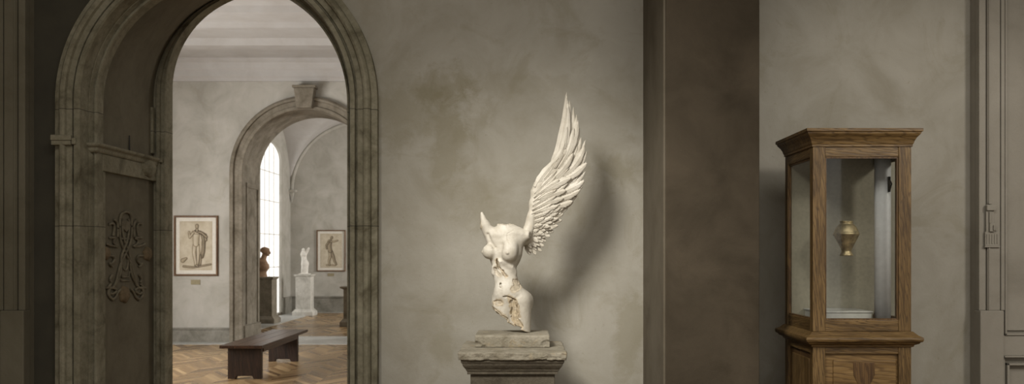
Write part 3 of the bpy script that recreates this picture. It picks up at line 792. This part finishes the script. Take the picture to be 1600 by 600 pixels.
# ------------------------------------------------------------------ MAIN PEDESTAL
pf0 = 5.27; ztop = PZ(551, pf0)
sx0, sx1 = PX(714, pf0), PX(886.5, pf0); sy0, sy1 = 5.275, 5.97
cxp, cyp = (sx0 + sx1) / 2, (sy0 + sy1) / 2
ped = thing('stone_pedestal', 'dark moulded stone pedestal with a chipped pale slab, carrying the winged torso', 'pedestal', (cxp, cyp, 0))
def slab(p):
    d = rbox(p, (cxp, cyp, ztop - .024), ((sx1 - sx0) / 2 - .003, (sy1 - sy0) / 2 - .003, .024), .005)
    e = np.maximum(np.abs(p[..., 0] - cxp) - (sx1 - sx0) / 2, np.abs(p[..., 1] - cyp) - (sy1 - sy0) / 2)
    nearedge = np.clip(1 + e / .05, 0, 1)
    right = np.clip((p[..., 0] - (cxp + .06)) / .12, 0, 1)
    low = np.clip((ztop - .012 - p[..., 2]) / .03, 0, 1)
    n = fbm(p * np.array([22, 22, 40]), 5)
    return d + (.003 + .006 * nearedge) * (n + .15) + .010 * right * nearedge * np.abs(fbm(p * np.array([34, 34, 60]) + 4, 4)) + .007 * low * nearedge * np.clip(fbm(p * 14 + 9, 3) + .2, 0, 1)
vs, fs = nets(slab, (sx0 - .02, sy0 - .02, ztop - .075), (sx1 + .02, sy1 + .02, ztop + .015), .004)
o = np_obj('top_slab', vs, fs, M['slab'], ped); o['label'] = 'pale limestone slab with chipped edges'
bx_0, bx_1 = PX(735, 5.34), PX(867, 5.34); by_0, by_1 = 5.345, 5.90
zc = ztop - .047
mb = MB().rectloft(bx_0, bx_1, by_0, by_1, [(0.018, zc - .085), (.018, zc - .068), (.022, zc - .066), (.026, zc - .055), (.034, zc - .045), (.042, zc - .033), (.046, zc - .02), (.052, zc - .012), (.054, zc + .006)])
obj('cornice', mb, M['pedestal'], ped, bev=.002)
obj('shaft', MB().rectloft(bx_0, bx_1, by_0, by_1, [(0, .14), (0, zc - .085)]), M['pedestal'], ped, bev=.005)
obj('base', MB().rectloft(bx_0, bx_1, by_0, by_1, [(.06, 0), (.06, .09), (.05, .10), (.03, .11), (.02, .135), (0, .15)]), M['pedestal'], ped, bev=.004)

# block on the slab
yb0, yb1 = 5.55, 5.93; zb = ztop + .0765
kx0, kx1 = PX(742, yb0), PX(859, yb0); kcx, kcy = (kx0 + kx1) / 2, (yb0 + yb1) / 2
def block(p):
    d = rbox(p, (kcx, kcy, ztop + .036), ((kx1 - kx0) / 2, (yb1 - yb0) / 2, .038), .006)
    n = fbm(p * 24, 4)
    d = d + .0025 * n
    # broken lower corners and ragged top front edge
    for (x, z, rr) in ((kx0 + .005, ztop + .01, .030), (kx1 - .02, ztop + .012, .034), (kx0 + .05, ztop - .005, .02)):
        c = ell(p, (x, yb0 - .008, z), (rr * 1.4, .02, rr)) + .008 * fbm(p * 30 + 3, 4); d = smax(d, -c, .003)
    c = p[..., 2] - (ztop + .066) - (p[..., 1] - yb0) * .9 - .006 * fbm(p * 16 + 5, 4); d = smax(d, c, .004)
    return d
vs, fs = nets(block, (kx0 - .015, yb0 - .02, ztop - .006), (kx1 + .015, yb1 + .015, zb + .012), .0035)
vs[:, 2] = np.maximum(vs[:, 2], ztop + .0015)
at = ((vs[:, 1] < yb0 + .02) & (vs[:, 2] < ztop + .045) & ((vs[:, 0] < kx0 + .06) | (vs[:, 0] > kx1 - .06))).astype(float) * .8
tag(np_obj('plinth_block', vs, fs, M['slab'], None, (kcx, kcy, ztop + .001), at), 'pale rough-edged rectangular stone block between the pedestal slab and the winged torso', 'plinth')

# ------------------------------------------------------------------ WINGED TORSO
YS = 5.76; SPX = YS / F         # metres per pixel at the statue
OX, OZ = 790.0, 520.0
# u right, v up, w towards the viewer (all in photo pixels)
def T(px, py, w=0.0): return (px - OX, -w, OZ - py)
BR1 = [(800, 472), (804, 480), (802, 490), (805, 500), (812, 510)]
BR2 = [(776.5, 407), (779, 418), (786, 426), (791, 433)]
def torso(p):
    d = cone(p, T(790, 396, -1), T(793, 376, -2), 25, 25, (1.04, .78, 1))               # rib cage
    d = smin(d, cone(p, T(776, 371, 0), T(812, 371, -3), 12, 12), 9)                     # shoulder girdle
    d = smin(d, cone(p, T(789, 374, -2), T(789, 344, 0), 13, 10.5), 6)                    # neck
    d = smin(d, cone(p, T(773, 381, 0), T(758, 354, 1), 11.5, 8.2), 6)                   # raised arm
    d = smin(d, cone(p, T(757.5, 353, 1), T(752.8, 335, 1), 7.8, 2.2), 3)
    d = smin(d, cone(p, T(813, 372, -1), T(824, 369, 2), 10, 7.5), 5)                    # other shoulder stump
    d = smin(d, cone(p, T(788, 412, 0), T(788, 432, 1), 18.5, 15.8, (1, .82, 1)), 10)    # waist
    d = smin(d, cone(p, T(789, 432, 1), T(795, 456, 2), 16, 21, (1, .85, 1)), 9)         # belly
    d = smin(d, ell(p, T(797, 470, -2), (29, 21, 22)), 9)                                 # pelvis
    d = smin(d, ell(p, T(789, 457, 9), (15, 12, 17)), 8)
    d = smin(d, cone(p, T(810, 474, -1), T(814, 530, 1), 20.5, 15, (1, .95, 1)), 6)       # thigh
    d = smin(d, cone(p, T(786, 478, 1), T(782, 520, 4), 17, 14), 4)
    d = smin(d, ell(p, T(818, 474, -12), (16, 14, 17)), 8)                                # buttock
    # breasts
    d = smin(d, ell(p, T(795, 397, 15), (14, 13.5, 14.5)), 4.5); d = smin(d, ell(p, T(796, 386, 15), (11, 8, 11)), 8)
    d = smin(d, ell(p, T(765, 395, 8), (11, 11, 11.5)), 4.5); d = smin(d, cone(p, T(760, 396, 9), T(753.6, 395.6, 9.5), 5.5, 1.2), 2.5)
    d = smin(d, ell(p, T(793.5, 397, 28), (2.0, 2.4, 2.0)), 1.5)
    # collar bones, rib arch, flanks
    d = smin(d, poly_d(p, [T(789, 368, 12), T(803, 366, 12), T(815, 367, 8)], 2.2), 5)
    d = smin(d, poly_d(p, [T(786, 370, 12), T(776, 368, 11), T(769, 370, 8)], 2.0), 5)
    d = smin(d, poly_d(p, [T(781, 411, 14), T(772, 419, 11), T(771, 428, 8)], 3), 6)
    d = smin(d, poly_d(p, [T(788, 411, 15), T(799, 419, 12), T(804, 427, 6)], 3), 6)
    g = lambda pts, r: poly_d(p, pts, r)
    d = smax(d, -g([T(784, 384, 21), T(782, 396, 21), T(781, 404, 19)], 2.6), 5)           # cleft between the breasts
    d = smax(d, -g([T(783, 414, 19), T(782, 428, 19), T(783, 440, 20)], 1.0), 4)           # midline
    pass
    d = smax(d, -g([T(774, 470, 19), T(784, 478, 22), T(793, 481, 22)], 1.2), 3)
    d = smax(d, -g([T(812, 462, 19), T(803, 470, 22), T(795, 480, 22)], 1.1), 3.5)
    d = smax(d, -g([T(796, 484, 22), T(798, 500, 21), T(799, 520, 21)], 1.3), 4)
    d = smax(d, -g([T(763, 368, 9), T(767, 380, 12), T(773, 388, 14)], 1.2), 4)
    n = fbm(p * .16, 5); nf = fbm(p * .42 + 5, 4)
    px = p[..., 0] + OX; py = OZ - p[..., 2]; w = -p[..., 1]
    # broken neck
    d = np.where(px > 767, smax(d, (352.5 - py) + 3.0 * n + .10 * w, 1.2), d)
    # broken upper arm: slanted break seen from the left
    d = smax(d, -(ell(p, T(746.2, 350, 5), (5.2, 10, 16)) + 1.5 * nf), .8)
    d = np.where(py < 386, smax(d, (px - 826.5) * .9 + (w - 6) * .25 + 2.5 * n, 1.2), d)
    # broken foot of the torso
    xs = np.array([740, 768, 775, 790, 796, 812, 825, 829, 850.]); ys = np.array([480, 482, 489, 498, 506, 512.5, 519.3, 520.2, 520.2])
    lim = np.interp(px, xs, ys)
    d = smax(d, (py - lim) * .85 + 2.4 * n * np.clip((lim - 470) / 20, 0, 1) * np.clip((522 - lim) / 8, .0, 1) - w * .10, 1.0)
    # broken-away front of the near thigh, belly cracks, navel: cut to a depth below the skin
    d0 = d; p2 = np.stack([px, py, np.zeros_like(px)], -1)
    q2 = p2 + 1.6 * np.stack([fbm(p * .33 + 11, 3), fbm(p * .33 + 23, 3), np.zeros_like(px)], -1)
    def carve(d, pts, r0, r1, depth, rag=1.6, k=.6):
        e = poly_d(q2, [(a, b, 0) for a, b in pts], r0, r1) + rag * nf
        return np.where(w > 0, smax(d, -np.maximum(e, -(d0 + depth * (1 + .35 * nf))), k), d)
    d = carve(d, BR1, 3.2, 5.4, 2.3); d = carve(d, [(787, 464.5), (793, 463.5), (799, 465.5), (806, 470), (809, 477), (809, 488), (812, 497)], 1.1, 1.2, 3.4, .8)
    d = carve(d, [(776, 474), (782, 473)], 4.2, 3.8, 1.2); d = carve(d, [(769, 484), (776, 489), (784, 496), (790, 500)], 4.0, 4.0, 1.8)
    d = carve(d, BR2, 1.3, 2.0, 4.4, 1.0); d = carve(d, [(774, 421), (777, 428), (781, 431)], 2.2, 1.6, 1.3)
    d = carve(d, [(806, 442), (809, 449), (803, 452)], 4.6, 4.2, .9)
    d = carve(d, [(782.3, 444), (783.2, 449)], 1.25, 1.7, 3.6, .2, 1.2)
    d = carve(d, [(804, 361), (793, 368), (794, 379), (797, 383)], .55, .45, .9, .4, .3)
    d = carve(d, [(759, 389), (768, 391), (776, 388)], .5, .5, .7, .4, .3)
    return d + .22 * nf + .1 * n
vs, fs = nets(torso, (-50, -32, -6), (46, 32, 196), .8)
px = vs[:, 0] + OX; py = OZ - vs[:, 2]; w = -vs[:, 1]
nf = fbm(vs * .42 + 5, 4); nn = fbm(vs * .2 + 2, 4)
v2 = np.stack([px, py, np.zeros_like(px)], -1)
def near(pts, r): return np.clip(1 - (poly_d(v2, [(a, b, 0) for a, b in pts], 0) + 3.5 * nn - r) / 1.6, 0, 1) * (w > 0)
att = np.maximum.reduce([near(BR1, 5.5), .8 * near([(776, 474), (782, 473)], 5), .8 * near([(769, 484), (776, 489), (784, 496), (790, 500)], 5), .9 * near([(795, 464), (806, 470), (809, 480), (811, 495)], 2.2),
                         .85 * near(BR2, 2.2), .6 * near([(774, 421), (777, 428), (781, 431)], 3.5), .6 * near([(806, 442), (809, 449), (803, 452)], 5.5),
                         .55 * near([(749, 348), (749, 358)], 3.0), np.clip((py - np.interp(px, [740, 768, 775, 790, 796, 812, 825, 829, 850], [478, 480, 486, 495, 503, 510, 519, 521, 521]) + 2 * nn) / 2, 0, 1) * .9,
                         .35 * np.clip((354 - py) / 2, 0, 1) * (px > 772)])
sx = (OX - VX) * SPX; zs0 = zb - .002
def toW(a): return np.stack([sx + a[:, 0] * SPX, YS + a[:, 1] * SPX, zs0 + .003 + a[:, 2] * SPX], 1)
stat = thing('winged_torso_statue', 'white marble headless female torso with one tall feathered wing on the central pedestal', 'statue', (sx + 30 * SPX, YS, zb))
np_obj('torso', toW(vs), fs, M['marble_statue'], stat, attr=att)

# wing
def WT(px, py, w): return Vector((sx + (px - OX) * SPX, YS - w * SPX, zs0 + .003 + (OZ - py) * SPX))
bone = [(817, 377, -7, 8.5), (823.5, 360, -8, 7.4), (828.5, 340, -10, 6.4), (832, 318, -11, 6.2), (834.5, 302, -11, 6.8), (839, 291, -11, 7), (849, 280, -12, 6.4), (861, 267, -13, 5.6), (872, 253, -14, 4.6), (880, 236, -14, 3.8), (884.5, 214, -14, 3), (886, 192, -14, 2.4), (885.5, 168, -14, 1.8), (883.5, 150, -14, .9)]
def wingbone(p):
    d = None
    for a, b in zip(bone, bone[1:]):
        e = cone(p, T(a[0] + 2.5, a[1], a[2]), T(b[0] + 2.5, b[1], b[2]), a[3], b[3]); d = e if d is None else smin(d, e, 6)
    # a soft membrane under the small coverts
    for a, b, r in (((826, 372), (842, 378), 7), ((832, 350), (850, 352), 8), ((838, 322), (858, 322), 8), ((845, 300), (868, 292), 8), ((866, 272), (884, 262), 7), ((882, 240), (892, 232), 5.5)):
        d = smin(d, cone(p, T(a[0], a[1], -11), T(b[0], b[1], -14), r, r * .55, (1, .7, 1)), 8)
    return d + .35 * fbm(p * .35, 4)
vs, fs = nets(wingbone, (18, -2, 108), (112, 30, 388), 1.25)
wing = np_obj('wing', toW(vs), fs, M['marble_statue'], stat, attr=np.clip(fbm(vs * .2, 3) * 1.2 - .35, 0, .4))

def feather(base, ctrl, tip, wid, w0, w1, tilt=.0, th=2.0, pointy=.5, name='feather'):
    n, m = 36, 15
    b, c, t = (np.array(q, float) for q in (base, ctrl, tip))
    L = np.linalg.norm(t - b); vf = []; vb = []
    sd = (base[0] * 7.1 + tip[1] * 3.3) % 6.28
    for i in range(n + 1):
        s = i / n
        pt = (1 - s) ** 2 * b + 2 * s * (1 - s) * c + s * s * t
        dv = 2 * (1 - s) * (c - b) + 2 * s * (t - c); dv /= np.linalg.norm(dv) + 1e-9; nr = np.array([-dv[1], dv[0]])
        e = max(0.0, (s - .5) / .5)
        ww = wid * (.5 + .5 * min(1, s / .3)) * (max(0.0, 1 - e ** (1.9 if pointy < .6 else 1.35))) ** .62 + .12
        ww *= 1 + .06 * math.sin(s * 21 + sd)
        for j in range(m):
            q = 2 * j / (m - 1) - 1
            rach = 1.1 * math.exp(-(q / .12) ** 2) * (1 - .6 * s)
            barb = .38 * math.sin((s * L * .95 - abs(q) * wid * 1.3) * 1.5 + sd) * (1 - math.exp(-(q / .2) ** 2)) * min(1, 4 * (1 - s))
            crown = (1.1 * (1 - q * q) - .9 * max(0, q) ** 2) * min(1, wid / 5)
            curl = 1.2 * s ** 3
            d = w0 + (w1 - w0) * s + crown + rach + barb + tilt * q + curl
            x = pt[0] + nr[0] * q * ww; y = pt[1] + nr[1] * q * ww
            vf.append(WT(x, y, d)); vb.append(WT(x, y, w0 + (w1 - w0) * s - th + tilt * q + curl))
    N = (n + 1) * m; fs = []
    for i in range(n):
        for j in range(m - 1):
            a = i * m + j; fs += [(a, a + 1, a + m + 1, a + m), (N + a, N + a + m, N + a + m + 1, N + a + 1)]
        a = i * m; fs += [(a, a + m, N + a + m, N + a), (a + m - 1, N + a + m - 1, N + a + 2 * m - 1, a + 2 * m - 1)]
    fs.append(tuple(range(m)) + tuple(N + j for j in range(m - 1, -1, -1)))
    a = n * m; fs.append(tuple(a + j for j in range(m - 1, -1, -1)) + tuple(N + a + j for j in range(m)))
    mb = MB(); mb.add(vf + vb, fs)
    obj(name, mb, M['marble_statue'], wing, smooth=True)
# flight feathers: base, control, tip, half width, pointy
FL = [((846, 296), (882, 244), (886, 142), 5.6, 1), ((850, 294), (889, 240), (891, 156), 5.4, 1), ((852, 294), (895, 240), (897, 166), 5.2, 1), ((854, 296), (898, 246), (902, 177), 5.2, 1), ((855, 298), (901, 254), (906, 198), 5.0, 1),
      ((855, 302), (902, 262), (909, 214), 4.8, 1), ((854, 304), (902, 270), (916, 218), 4.6, 1), ((854, 308), (900, 280), (918, 236), 5.0, .5), ((853, 312), (896, 288), (917, 252), 5.0, .5), ((852, 316), (892, 298), (916, 268), 5.0, .5), ((851, 320), (888, 306), (914, 281), 4.8, .5),
      ((850, 324), (884, 313), (912, 291), 4.4, .5), ((848, 328), (880, 322), (903, 306), 4.8, .5), ((846, 333), (876, 329), (897, 316), 4.4, .5), ((845, 337), (870, 336), (888, 326), 4.4, .5),
      ((843, 341), (866, 343), (881, 335), 4.2, .5), ((841, 346), (862, 350), (879, 345), 4.0, .5), ((839, 350), (858, 356), (873, 354), 4.0, .5), ((838, 354), (854, 362), (866, 363), 4.0, .5), ((836, 358), (850, 368), (860, 371), 3.9, .5),
      ((833, 362), (845, 373), (854, 379), 4.0, .5), ((831, 366), (842, 380), (850, 387), 3.9, .5), ((828, 370), (837, 386), (847, 395), 3.8, .5), ((825, 374), (830, 388), (838, 400), 3.8, .5), ((821, 376), (823, 390), (829, 400), 3.6, .5)]
for i, (b, c, t, wd, pt) in enumerate(FL): feather(b, c, t, wd * 1.12, -15.5 + (i % 3) * .8, -17 + (i % 2) * 2.2, 1.0 if i < 11 else .6, 2.2, pt)
def lerp(a, b, t): return (a[0] + (b[0] - a[0]) * t, a[1] + (b[1] - a[1]) * t)
def bez(b, c, t, s): return ((1 - s) ** 2 * b[0] + 2 * s * (1 - s) * c[0] + s * s * t[0], (1 - s) ** 2 * b[1] + 2 * s * (1 - s) * c[1] + s * s * t[1])
# two ranks of middle coverts
for rank, (kk, wf, ww0) in enumerate(((.78, .95, -12.0), (.58, .9, -9.0))):
    for i in range(3 if rank == 0 else 12, len(FL) - 1):
        b, c, t, wd, pt = FL[i]; b2, c2, t2, _, _ = FL[i + 1]
        f = .5 if rank == 0 else .2
        bb = lerp(b, b2, f); cc = lerp(c, c2, f); tt = lerp(t, t2, f)
        k = kk + .05 * math.sin(i * 2.3 + rank)
        if i < 6: k -= .05 * rank
        feather((bb[0] - 4 * rank, bb[1] + 1), lerp(bb, cc, k), bez(bb, cc, tt, k), wd * wf, ww0 + (i % 2) * .6, ww0 - 2.2 + (i % 2) * 1.5, .7, 2.0, .5)
# small coverts in two rows
rows = [((838, 300), (829, 366), 11, .40, 3.9, -5), ((835, 304), (826, 362), 10, .20, 3.3, -2.5)]
for ri, (a, b, n_, k, wd, w_) in enumerate(rows):
    for i in range(n_):
        s = i / (n_ - 1); p0 = lerp(a, b, s); ix = min(len(FL) - 1, int(2 + s * 17)); B_, C_, T_, _, _ = FL[ix]
        q = bez(B_, C_, T_, k * (.9 if i % 2 else 1.15)); feather(p0, lerp(p0, lerp(C_, q, .6), .45), q, wd, w_ - 1, w_ - 4, .5, 2.0, .4)
# broad overlapping coverts over the hand of the wing
for b, c, t, wd, w_ in [((880, 240), (889, 215), (888.5, 166), 4.2, -9), ((888, 244), (899, 224), (904, 188), 5, -10), ((872, 264), (892, 238), (897, 200), 5.4, -8.5), ((866, 264), (881, 238), (886.5, 198), 4.6, -7),
                        ((876, 278), (904, 260), (914, 228), 6, -10), ((866, 288), (896, 277), (918, 255), 6.6, -9.5), ((872, 303), (893, 297), (914, 283.5), 6.2, -10.5), ((868, 314), (888, 309), (908, 297), 5.6, -10.5), ((864, 324), (880, 322), (896, 315), 5.2, -10),
                        ((855, 286), (880, 270), (896, 240), 6.2, -7), ((850, 281), (868, 260), (883, 224), 4.8, -6), ((852, 301), (872, 285), (893, 279), 6.4, -6), ((836, 294), (848, 270), (873, 248), 5.6, -5),
                        ((851, 312), (868, 301), (885, 299), 5.8, -6.5), ((849, 322), (866, 313), (881, 311), 5.2, -6.5), ((845, 332), (858, 325), (871, 324), 4.8, -6), ((843, 303), (858, 290), (874, 282), 5.0, -4.5), ((842, 313), (853, 303), (866, 300), 4.6, -4.5)]:
    feather(b, c, t, wd, w_ + 1, w_ - 1.8, .9, 2.2, .5)

# ------------------------------------------------------------------ DISPLAY CABINET
c0, c1, d0, d1 = PX(1270, 5.27), PX(1424, 5.27), 5.27, 5.83
cab = thing('display_cabinet', 'tall oak display cabinet with glass sides standing against the right wall', 'cabinet', ((c0 + c1) / 2, (d0 + d1) / 2, 0))
z_ct = PZ(200, 5.225); z_cb = PZ(226, 5.27); z_r1 = PZ(245, 5.27); z_r2 = PZ(500, 5.27); z_m1 = PZ(518, 5.27); z_m0 = PZ(539, 5.27)
h = z_ct - z_cb
obj('cornice', MB().rectloft(c0, c1, d0, d1, [(0, z_cb - .012), (.006, z_cb - .012), (.006, z_cb), (.010, z_cb + .006), (.014, z_cb + .02), (.024, z_cb + .04), (.037, z_cb + .055), (.041, z_cb + .062), (.041, z_ct - .022), (.049, z_ct - .018), (.049, z_ct)]), M['oak_x'], cab, bev=.002)
pw = PX(1292, 5.27) - c0
for x in (c0, c1 - pw * .9):
    for y in (d0, d1 - pw * .7):
        obj('corner_post', MB().box(x, x + pw * .9, y, y + pw * .7, z_m1, z_cb), M['oak'], cab, bev=.003)
r_ = pw * .9
top = z_cb; 
for a in (d0 + .003, d1 - .035): obj('top_rail', MB().box(c0 + r_, c1 - r_, a, a + .032, z_r1, top), M['oak_x'], cab, bev=.003)
for a in (c0 + .003, c1 - .035): obj('top_side_rail', MB().box(a, a + .032, d0 + r_ * .7, d1 - r_ * .7, z_r1, top), M['oak_y'], cab, bev=.003)
for a in (d0 + .003, d1 - .035): obj('bottom_rail', MB().box(c0 + r_, c1 - r_, a, a + .032, z_m1, z_r2), M['oak_x'], cab, bev=.003)
for a in (c0 + .003, c1 - .035): obj('bottom_side_rail', MB().box(a, a + .032, d0 + r_ * .7, d1 - r_ * .7, z_m1, z_r2), M['oak_y'], cab, bev=.003)
# beads that hold the panes
e = .008
ya, yb_ = d0 + pw * .7, d1 - pw * .7
def bead(*rects):
    for q in rects: obj('glazing_bead', MB().box(*q), M['inlay'], cab)
bead((c0 + r_, c0 + r_ + e, d0 + .008, d0 + .03, z_r2, z_r1), (c1 - r_ - e, c1 - r_, d0 + .008, d0 + .03, z_r2, z_r1),
     (c0 + r_ + e, c1 - r_ - e, d0 + .008, d0 + .03, z_r1 - e, z_r1), (c0 + r_ + e, c1 - r_ - e, d0 + .008, d0 + .03, z_r2, z_r2 + e))
for xx in (c0 + .008, c1 - .03):
    bead((xx, xx + .022, ya, ya + e, z_r2, z_r1), (xx, xx + .022, yb_ - e, yb_, z_r2, z_r1), (xx, xx + .022, ya + e, yb_ - e, z_r1 - e, z_r1), (xx, xx + .022, ya + e, yb_ - e, z_r2, z_r2 + e))
for nm, bb in (('pane', (c0 + r_, c1 - r_, d0 + .014, d0 + .018, z_r2, z_r1)), ('pane', (c0 + .014, c0 + .018, ya, yb_, z_r2, z_r1)), ('pane', (c1 - .018, c1 - .014, ya, yb_, z_r2, z_r1))):
    obj(nm, MB().box(*bb), M['glass'], cab)
obj('back_panel', MB().box(c0 + .02, c1 - .02, d1 - pw * .7 - .016, d1 - pw * .7 - .003, z_m1, top - .012), M['lining'], cab)
obj('case_ceiling', MB().box(c0 + .02, c1 - .02, d0 + .02, d1 - .02, top - .012, top), M['oak_y'], cab)
obj('case_floor', MB().box(c0 + .02, c1 - .02, d0 + .02, d1 - .02, z_m1, z_m1 + .03), M['inlay'], cab)
zf = z_m1 + .03
yr = 5.45
obj('riser', MB().rectloft(PX(1281, yr), PX(1360, yr + .02), yr, d1 - .09, [(0, zf), (0, PZ(486, yr) - .012), (.006, PZ(486, yr) - .01), (.006, PZ(486, yr))]), M['riser'], cab, bev=.003)
# added white tube that stands in for a pale reflection in the right pane
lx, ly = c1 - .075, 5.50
o = obj('reflection_tube', MB().lathe(lx, ly, [(.047, zf), (.047, top - .012)], 40), M['white'], cab, smooth=False); o['label'] = 'white tube standing in for a reflection in the right pane'
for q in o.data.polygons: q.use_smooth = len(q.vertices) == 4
zh = PZ(288, 5.45)
hk = MB().box(lx + .012, lx + .024, ly - .06, ly - .04, zh - .045, zh + .045); hk.tube([(lx + .018, ly - .055, zh + .035), (lx + .008, ly - .075, zh + .03), (lx + .022, ly - .08, zh + .0), (lx + .014, ly - .075, zh - .035), (lx + .02, ly - .055, zh - .04)], .005, 8)
obj('hook', hk, M['iron'], cab, smooth=True)
# waist moulding and lower body
obj('waist_moulding', MB().rectloft(c0, c1, d0, d1, [(.004, z_m0 - .012), (.012, z_m0 - .008), (.012, z_m0), (.034, z_m0 + .010), (.038, z_m0 + .018), (.048, z_m0 + .022), (.052, z_m0 + .034), (.050, z_m0 + .046), (.03, z_m0 + .056), (.012, z_m1 - .004), (.008, z_m1)]), M['oak_x'], cab, bev=.002)
for x in (c0, c1 - r_):
    for y in (d0, d1 - r_ * .7): obj('lower_post', MB().box(x, x + r_, y, y + r_ * .7, 0.06, z_m0), M['oak'], cab, bev=.003)
zl = PZ(553, 5.27)
for a, b in ((zl, z_m0), (.08, .2)): obj('lower_rail', MB().box(c0 + r_, c1 - r_, d0 + .003, d0 + .03, a, b), M['oak_x'], cab, bev=.003)
for x in (c0 + .003, c1 - .03):
    for a, b in ((zl, z_m0), (.08, .2)): obj('lower_side_rail', MB().box(x, x + .027, d0 + .04, d1 - .04, a, b), M['oak_y'], cab, bev=.003)
fp = MB().box(c0 + r_, c1 - r_, d0 + .02, d0 + .032, .2, zl)
fpo = obj('front_panel', fp, M['burl'], cab)
ix0, ix1 = PX(1303, 5.27), PX(1402, 5.27); zi0 = PZ(563, 5.27)
obj('raised_field', MB().box(ix0, ix1, d0 + .010, d0 + .022, .26, zi0), M['burl'], fpo, bev=.006, seg=3)
hx = PX(1351, 5.27); hz = PZ(567, 5.27)
obj('inlay', MB().prism([(hx - .062, hz), (hx + .062, hz), (hx + .06, hz - .07), (hx + .036, hz - .12), (hx, hz - .17), (hx - .036, hz - .12), (hx - .06, hz - .07)], fnXZ, d0 + .0065, d0 + .012), M['inlay'], fpo, bev=.001)
for x, f in ((c0 + .02, -.010), (c1 - .032, .010)):
    spn = obj('side_panel', MB().box(x, x + .012, d0 + .04, d1 - .04, .2, zl), M['inlay'], cab)
    obj('raised_field', MB().box(x + f, x + .012 + f, d0 + .11, d1 - .11, .26, zi0), M['oak'], spn, bev=.006, seg=3)
obj('rear_board', MB().box(c0 + r_, c1 - r_, d1 - .03, d1 - .012, .08, z_m0), M['oak'], cab)
obj('base_plinth', MB().rectloft(c0, c1, d0, d1, [(.03, 0), (.03, .07), (.02, .08), (.004, .1)]), M['oak_x'], cab, bev=.002)

# vase with its mounting pin
yv = 5.52; vx = PX(1322.5, yv)
Zv = lambda py: PZ(py, yv); k_ = yv / F
vase = thing('metal_vase', 'small aged brass vase mounted inside the oak display cabinet', 'vase', (vx, yv, Zv(400)))
prof = [(.5, 399.8), (10, 399.8), (10.2, 398), (8.4, 396), (7.4, 393), (7.2, 391.5), (8.0, 390.5), (8.2, 389), (9.5, 386), (13.5, 378), (17.6, 370), (19.0, 367), (19.6, 366.4), (19.6, 365), (19.0, 364.4), (18.0, 361), (15, 355), (11.2, 350.6), (9.4, 349), (9.0, 347.8), (10.2, 347.2), (10.4, 346), (9.4, 345.4), (8.2, 346), (7.8, 349), (.5, 352)]
fl = lambda j, a: (.018 * math.cos(24 * a) if 8 <= j <= 10 else .0)
obj('body', MB().lathe(vx, yv, [(r * k_, Zv(z)) for r, z in prof], 96, fl), M['brass'], vase, smooth=True)
obj('mounting_pin', MB().tube([(vx, yv + .06, Zv(366)), (vx, d1 - pw * .7 - .016, Zv(366))], .003, 10), M['brass_dull'], vase)

# ------------------------------------------------------------------ LIGHT
def look(o, tgt): o.rotation_euler = (Vector(tgt) - o.location).to_track_quat('-Z', 'Y').to_euler()
def spot(name, loc, tgt, power, size, blend, rad, col=(1, .97, .9)):
    l = bpy.data.lights.new(name, 'SPOT'); l.energy = power; l.spot_size = math.radians(size); l.spot_blend = blend; l.shadow_soft_size = rad; l.color = col
    o = bpy.data.objects.new(name, l); COL.objects.link(o); o.location = loc; look(o, tgt); return o
def area(name, loc, tgt, power, sx_, sy_, col=(1, 1, 1)):
    l = bpy.data.lights.new(name, 'AREA'); l.energy = power; l.shape = 'RECTANGLE'; l.size = sx_; l.size_y = sy_; l.color = col
    o = bpy.data.objects.new(name, l); COL.objects.link(o); o.location = loc; look(o, tgt); return o
KEY = (-1.75, 2.1, 4.5)
spot('track_spot', KEY, (.42, 6.0, 1.22), 1280, 33, .85, .62, (1, .97, .915))
spot('cabinet_spot', (4.2, 1.6, 3.7), (2.6, 6.2, 1.7), 330, 44, .7, .35, (1, .95, .88))
area('gallery_window_and_fill', (2.5, 11.5, 2.2), (-3, 14.5, 1.2), 130, 3.0, 2.2, (1, .98, .95))  # unseen fill added at the right wall, which has no window
area('far_fill_light', (2.5, 20.5, 2.4), (-5, 22.0, .9), 560, 2.4, 2.4, (1, .99, .96))  # unseen fill added on the right, opposite the far window
area('ceiling_fill', (.3, 1.6, 4.95), (.3, 1.9, 0), 230, 5.0, 2.6, (1, .97, .92))  # unseen soft fill added under the closed ceiling
area('gallery_window_and_fill', (-7.3, 9.5, 2.0), (-3, 11.5, .6), 230, 1.8, 2.2, (1, .98, .95))
area('gallery_window_and_fill', (-7.3, 12.3, 2.0), (-3, 13.9, .6), 230, 1.8, 2.2, (1, .98, .95))
W = bpy.data.worlds.new('world'); SC.world = W; W.use_nodes = True
W.node_tree.nodes['Background'].inputs[0].default_value = (1, .97, .92, 1); W.node_tree.nodes['Background'].inputs[1].default_value = .8

# ------------------------------------------------------------------ CAMERA
cd = bpy.data.cameras.new('camera'); cam = bpy.data.objects.new('camera', cd); COL.objects.link(cam)
cam.location = (0, 0, EYE); cam.rotation_euler = (PI / 2, 0, 0)
cd.sensor_width = 36; cd.lens = F / 1600 * 36; cd.shift_x = -(VX - 800) / 1600; cd.shift_y = (VY - 300) / 1600
cd.clip_end = 200
cd.dof.use_dof = True; cd.dof.focus_distance = 5.6; cd.dof.aperture_fstop = 4.2
SC.camera = cam
SC.view_settings.view_transform = 'Standard'; SC.view_settings.look = 'None'; SC.view_settings.gamma = 1; SC.view_settings.use_curve_mapping = False
SC.view_settings.exposure = 0.0
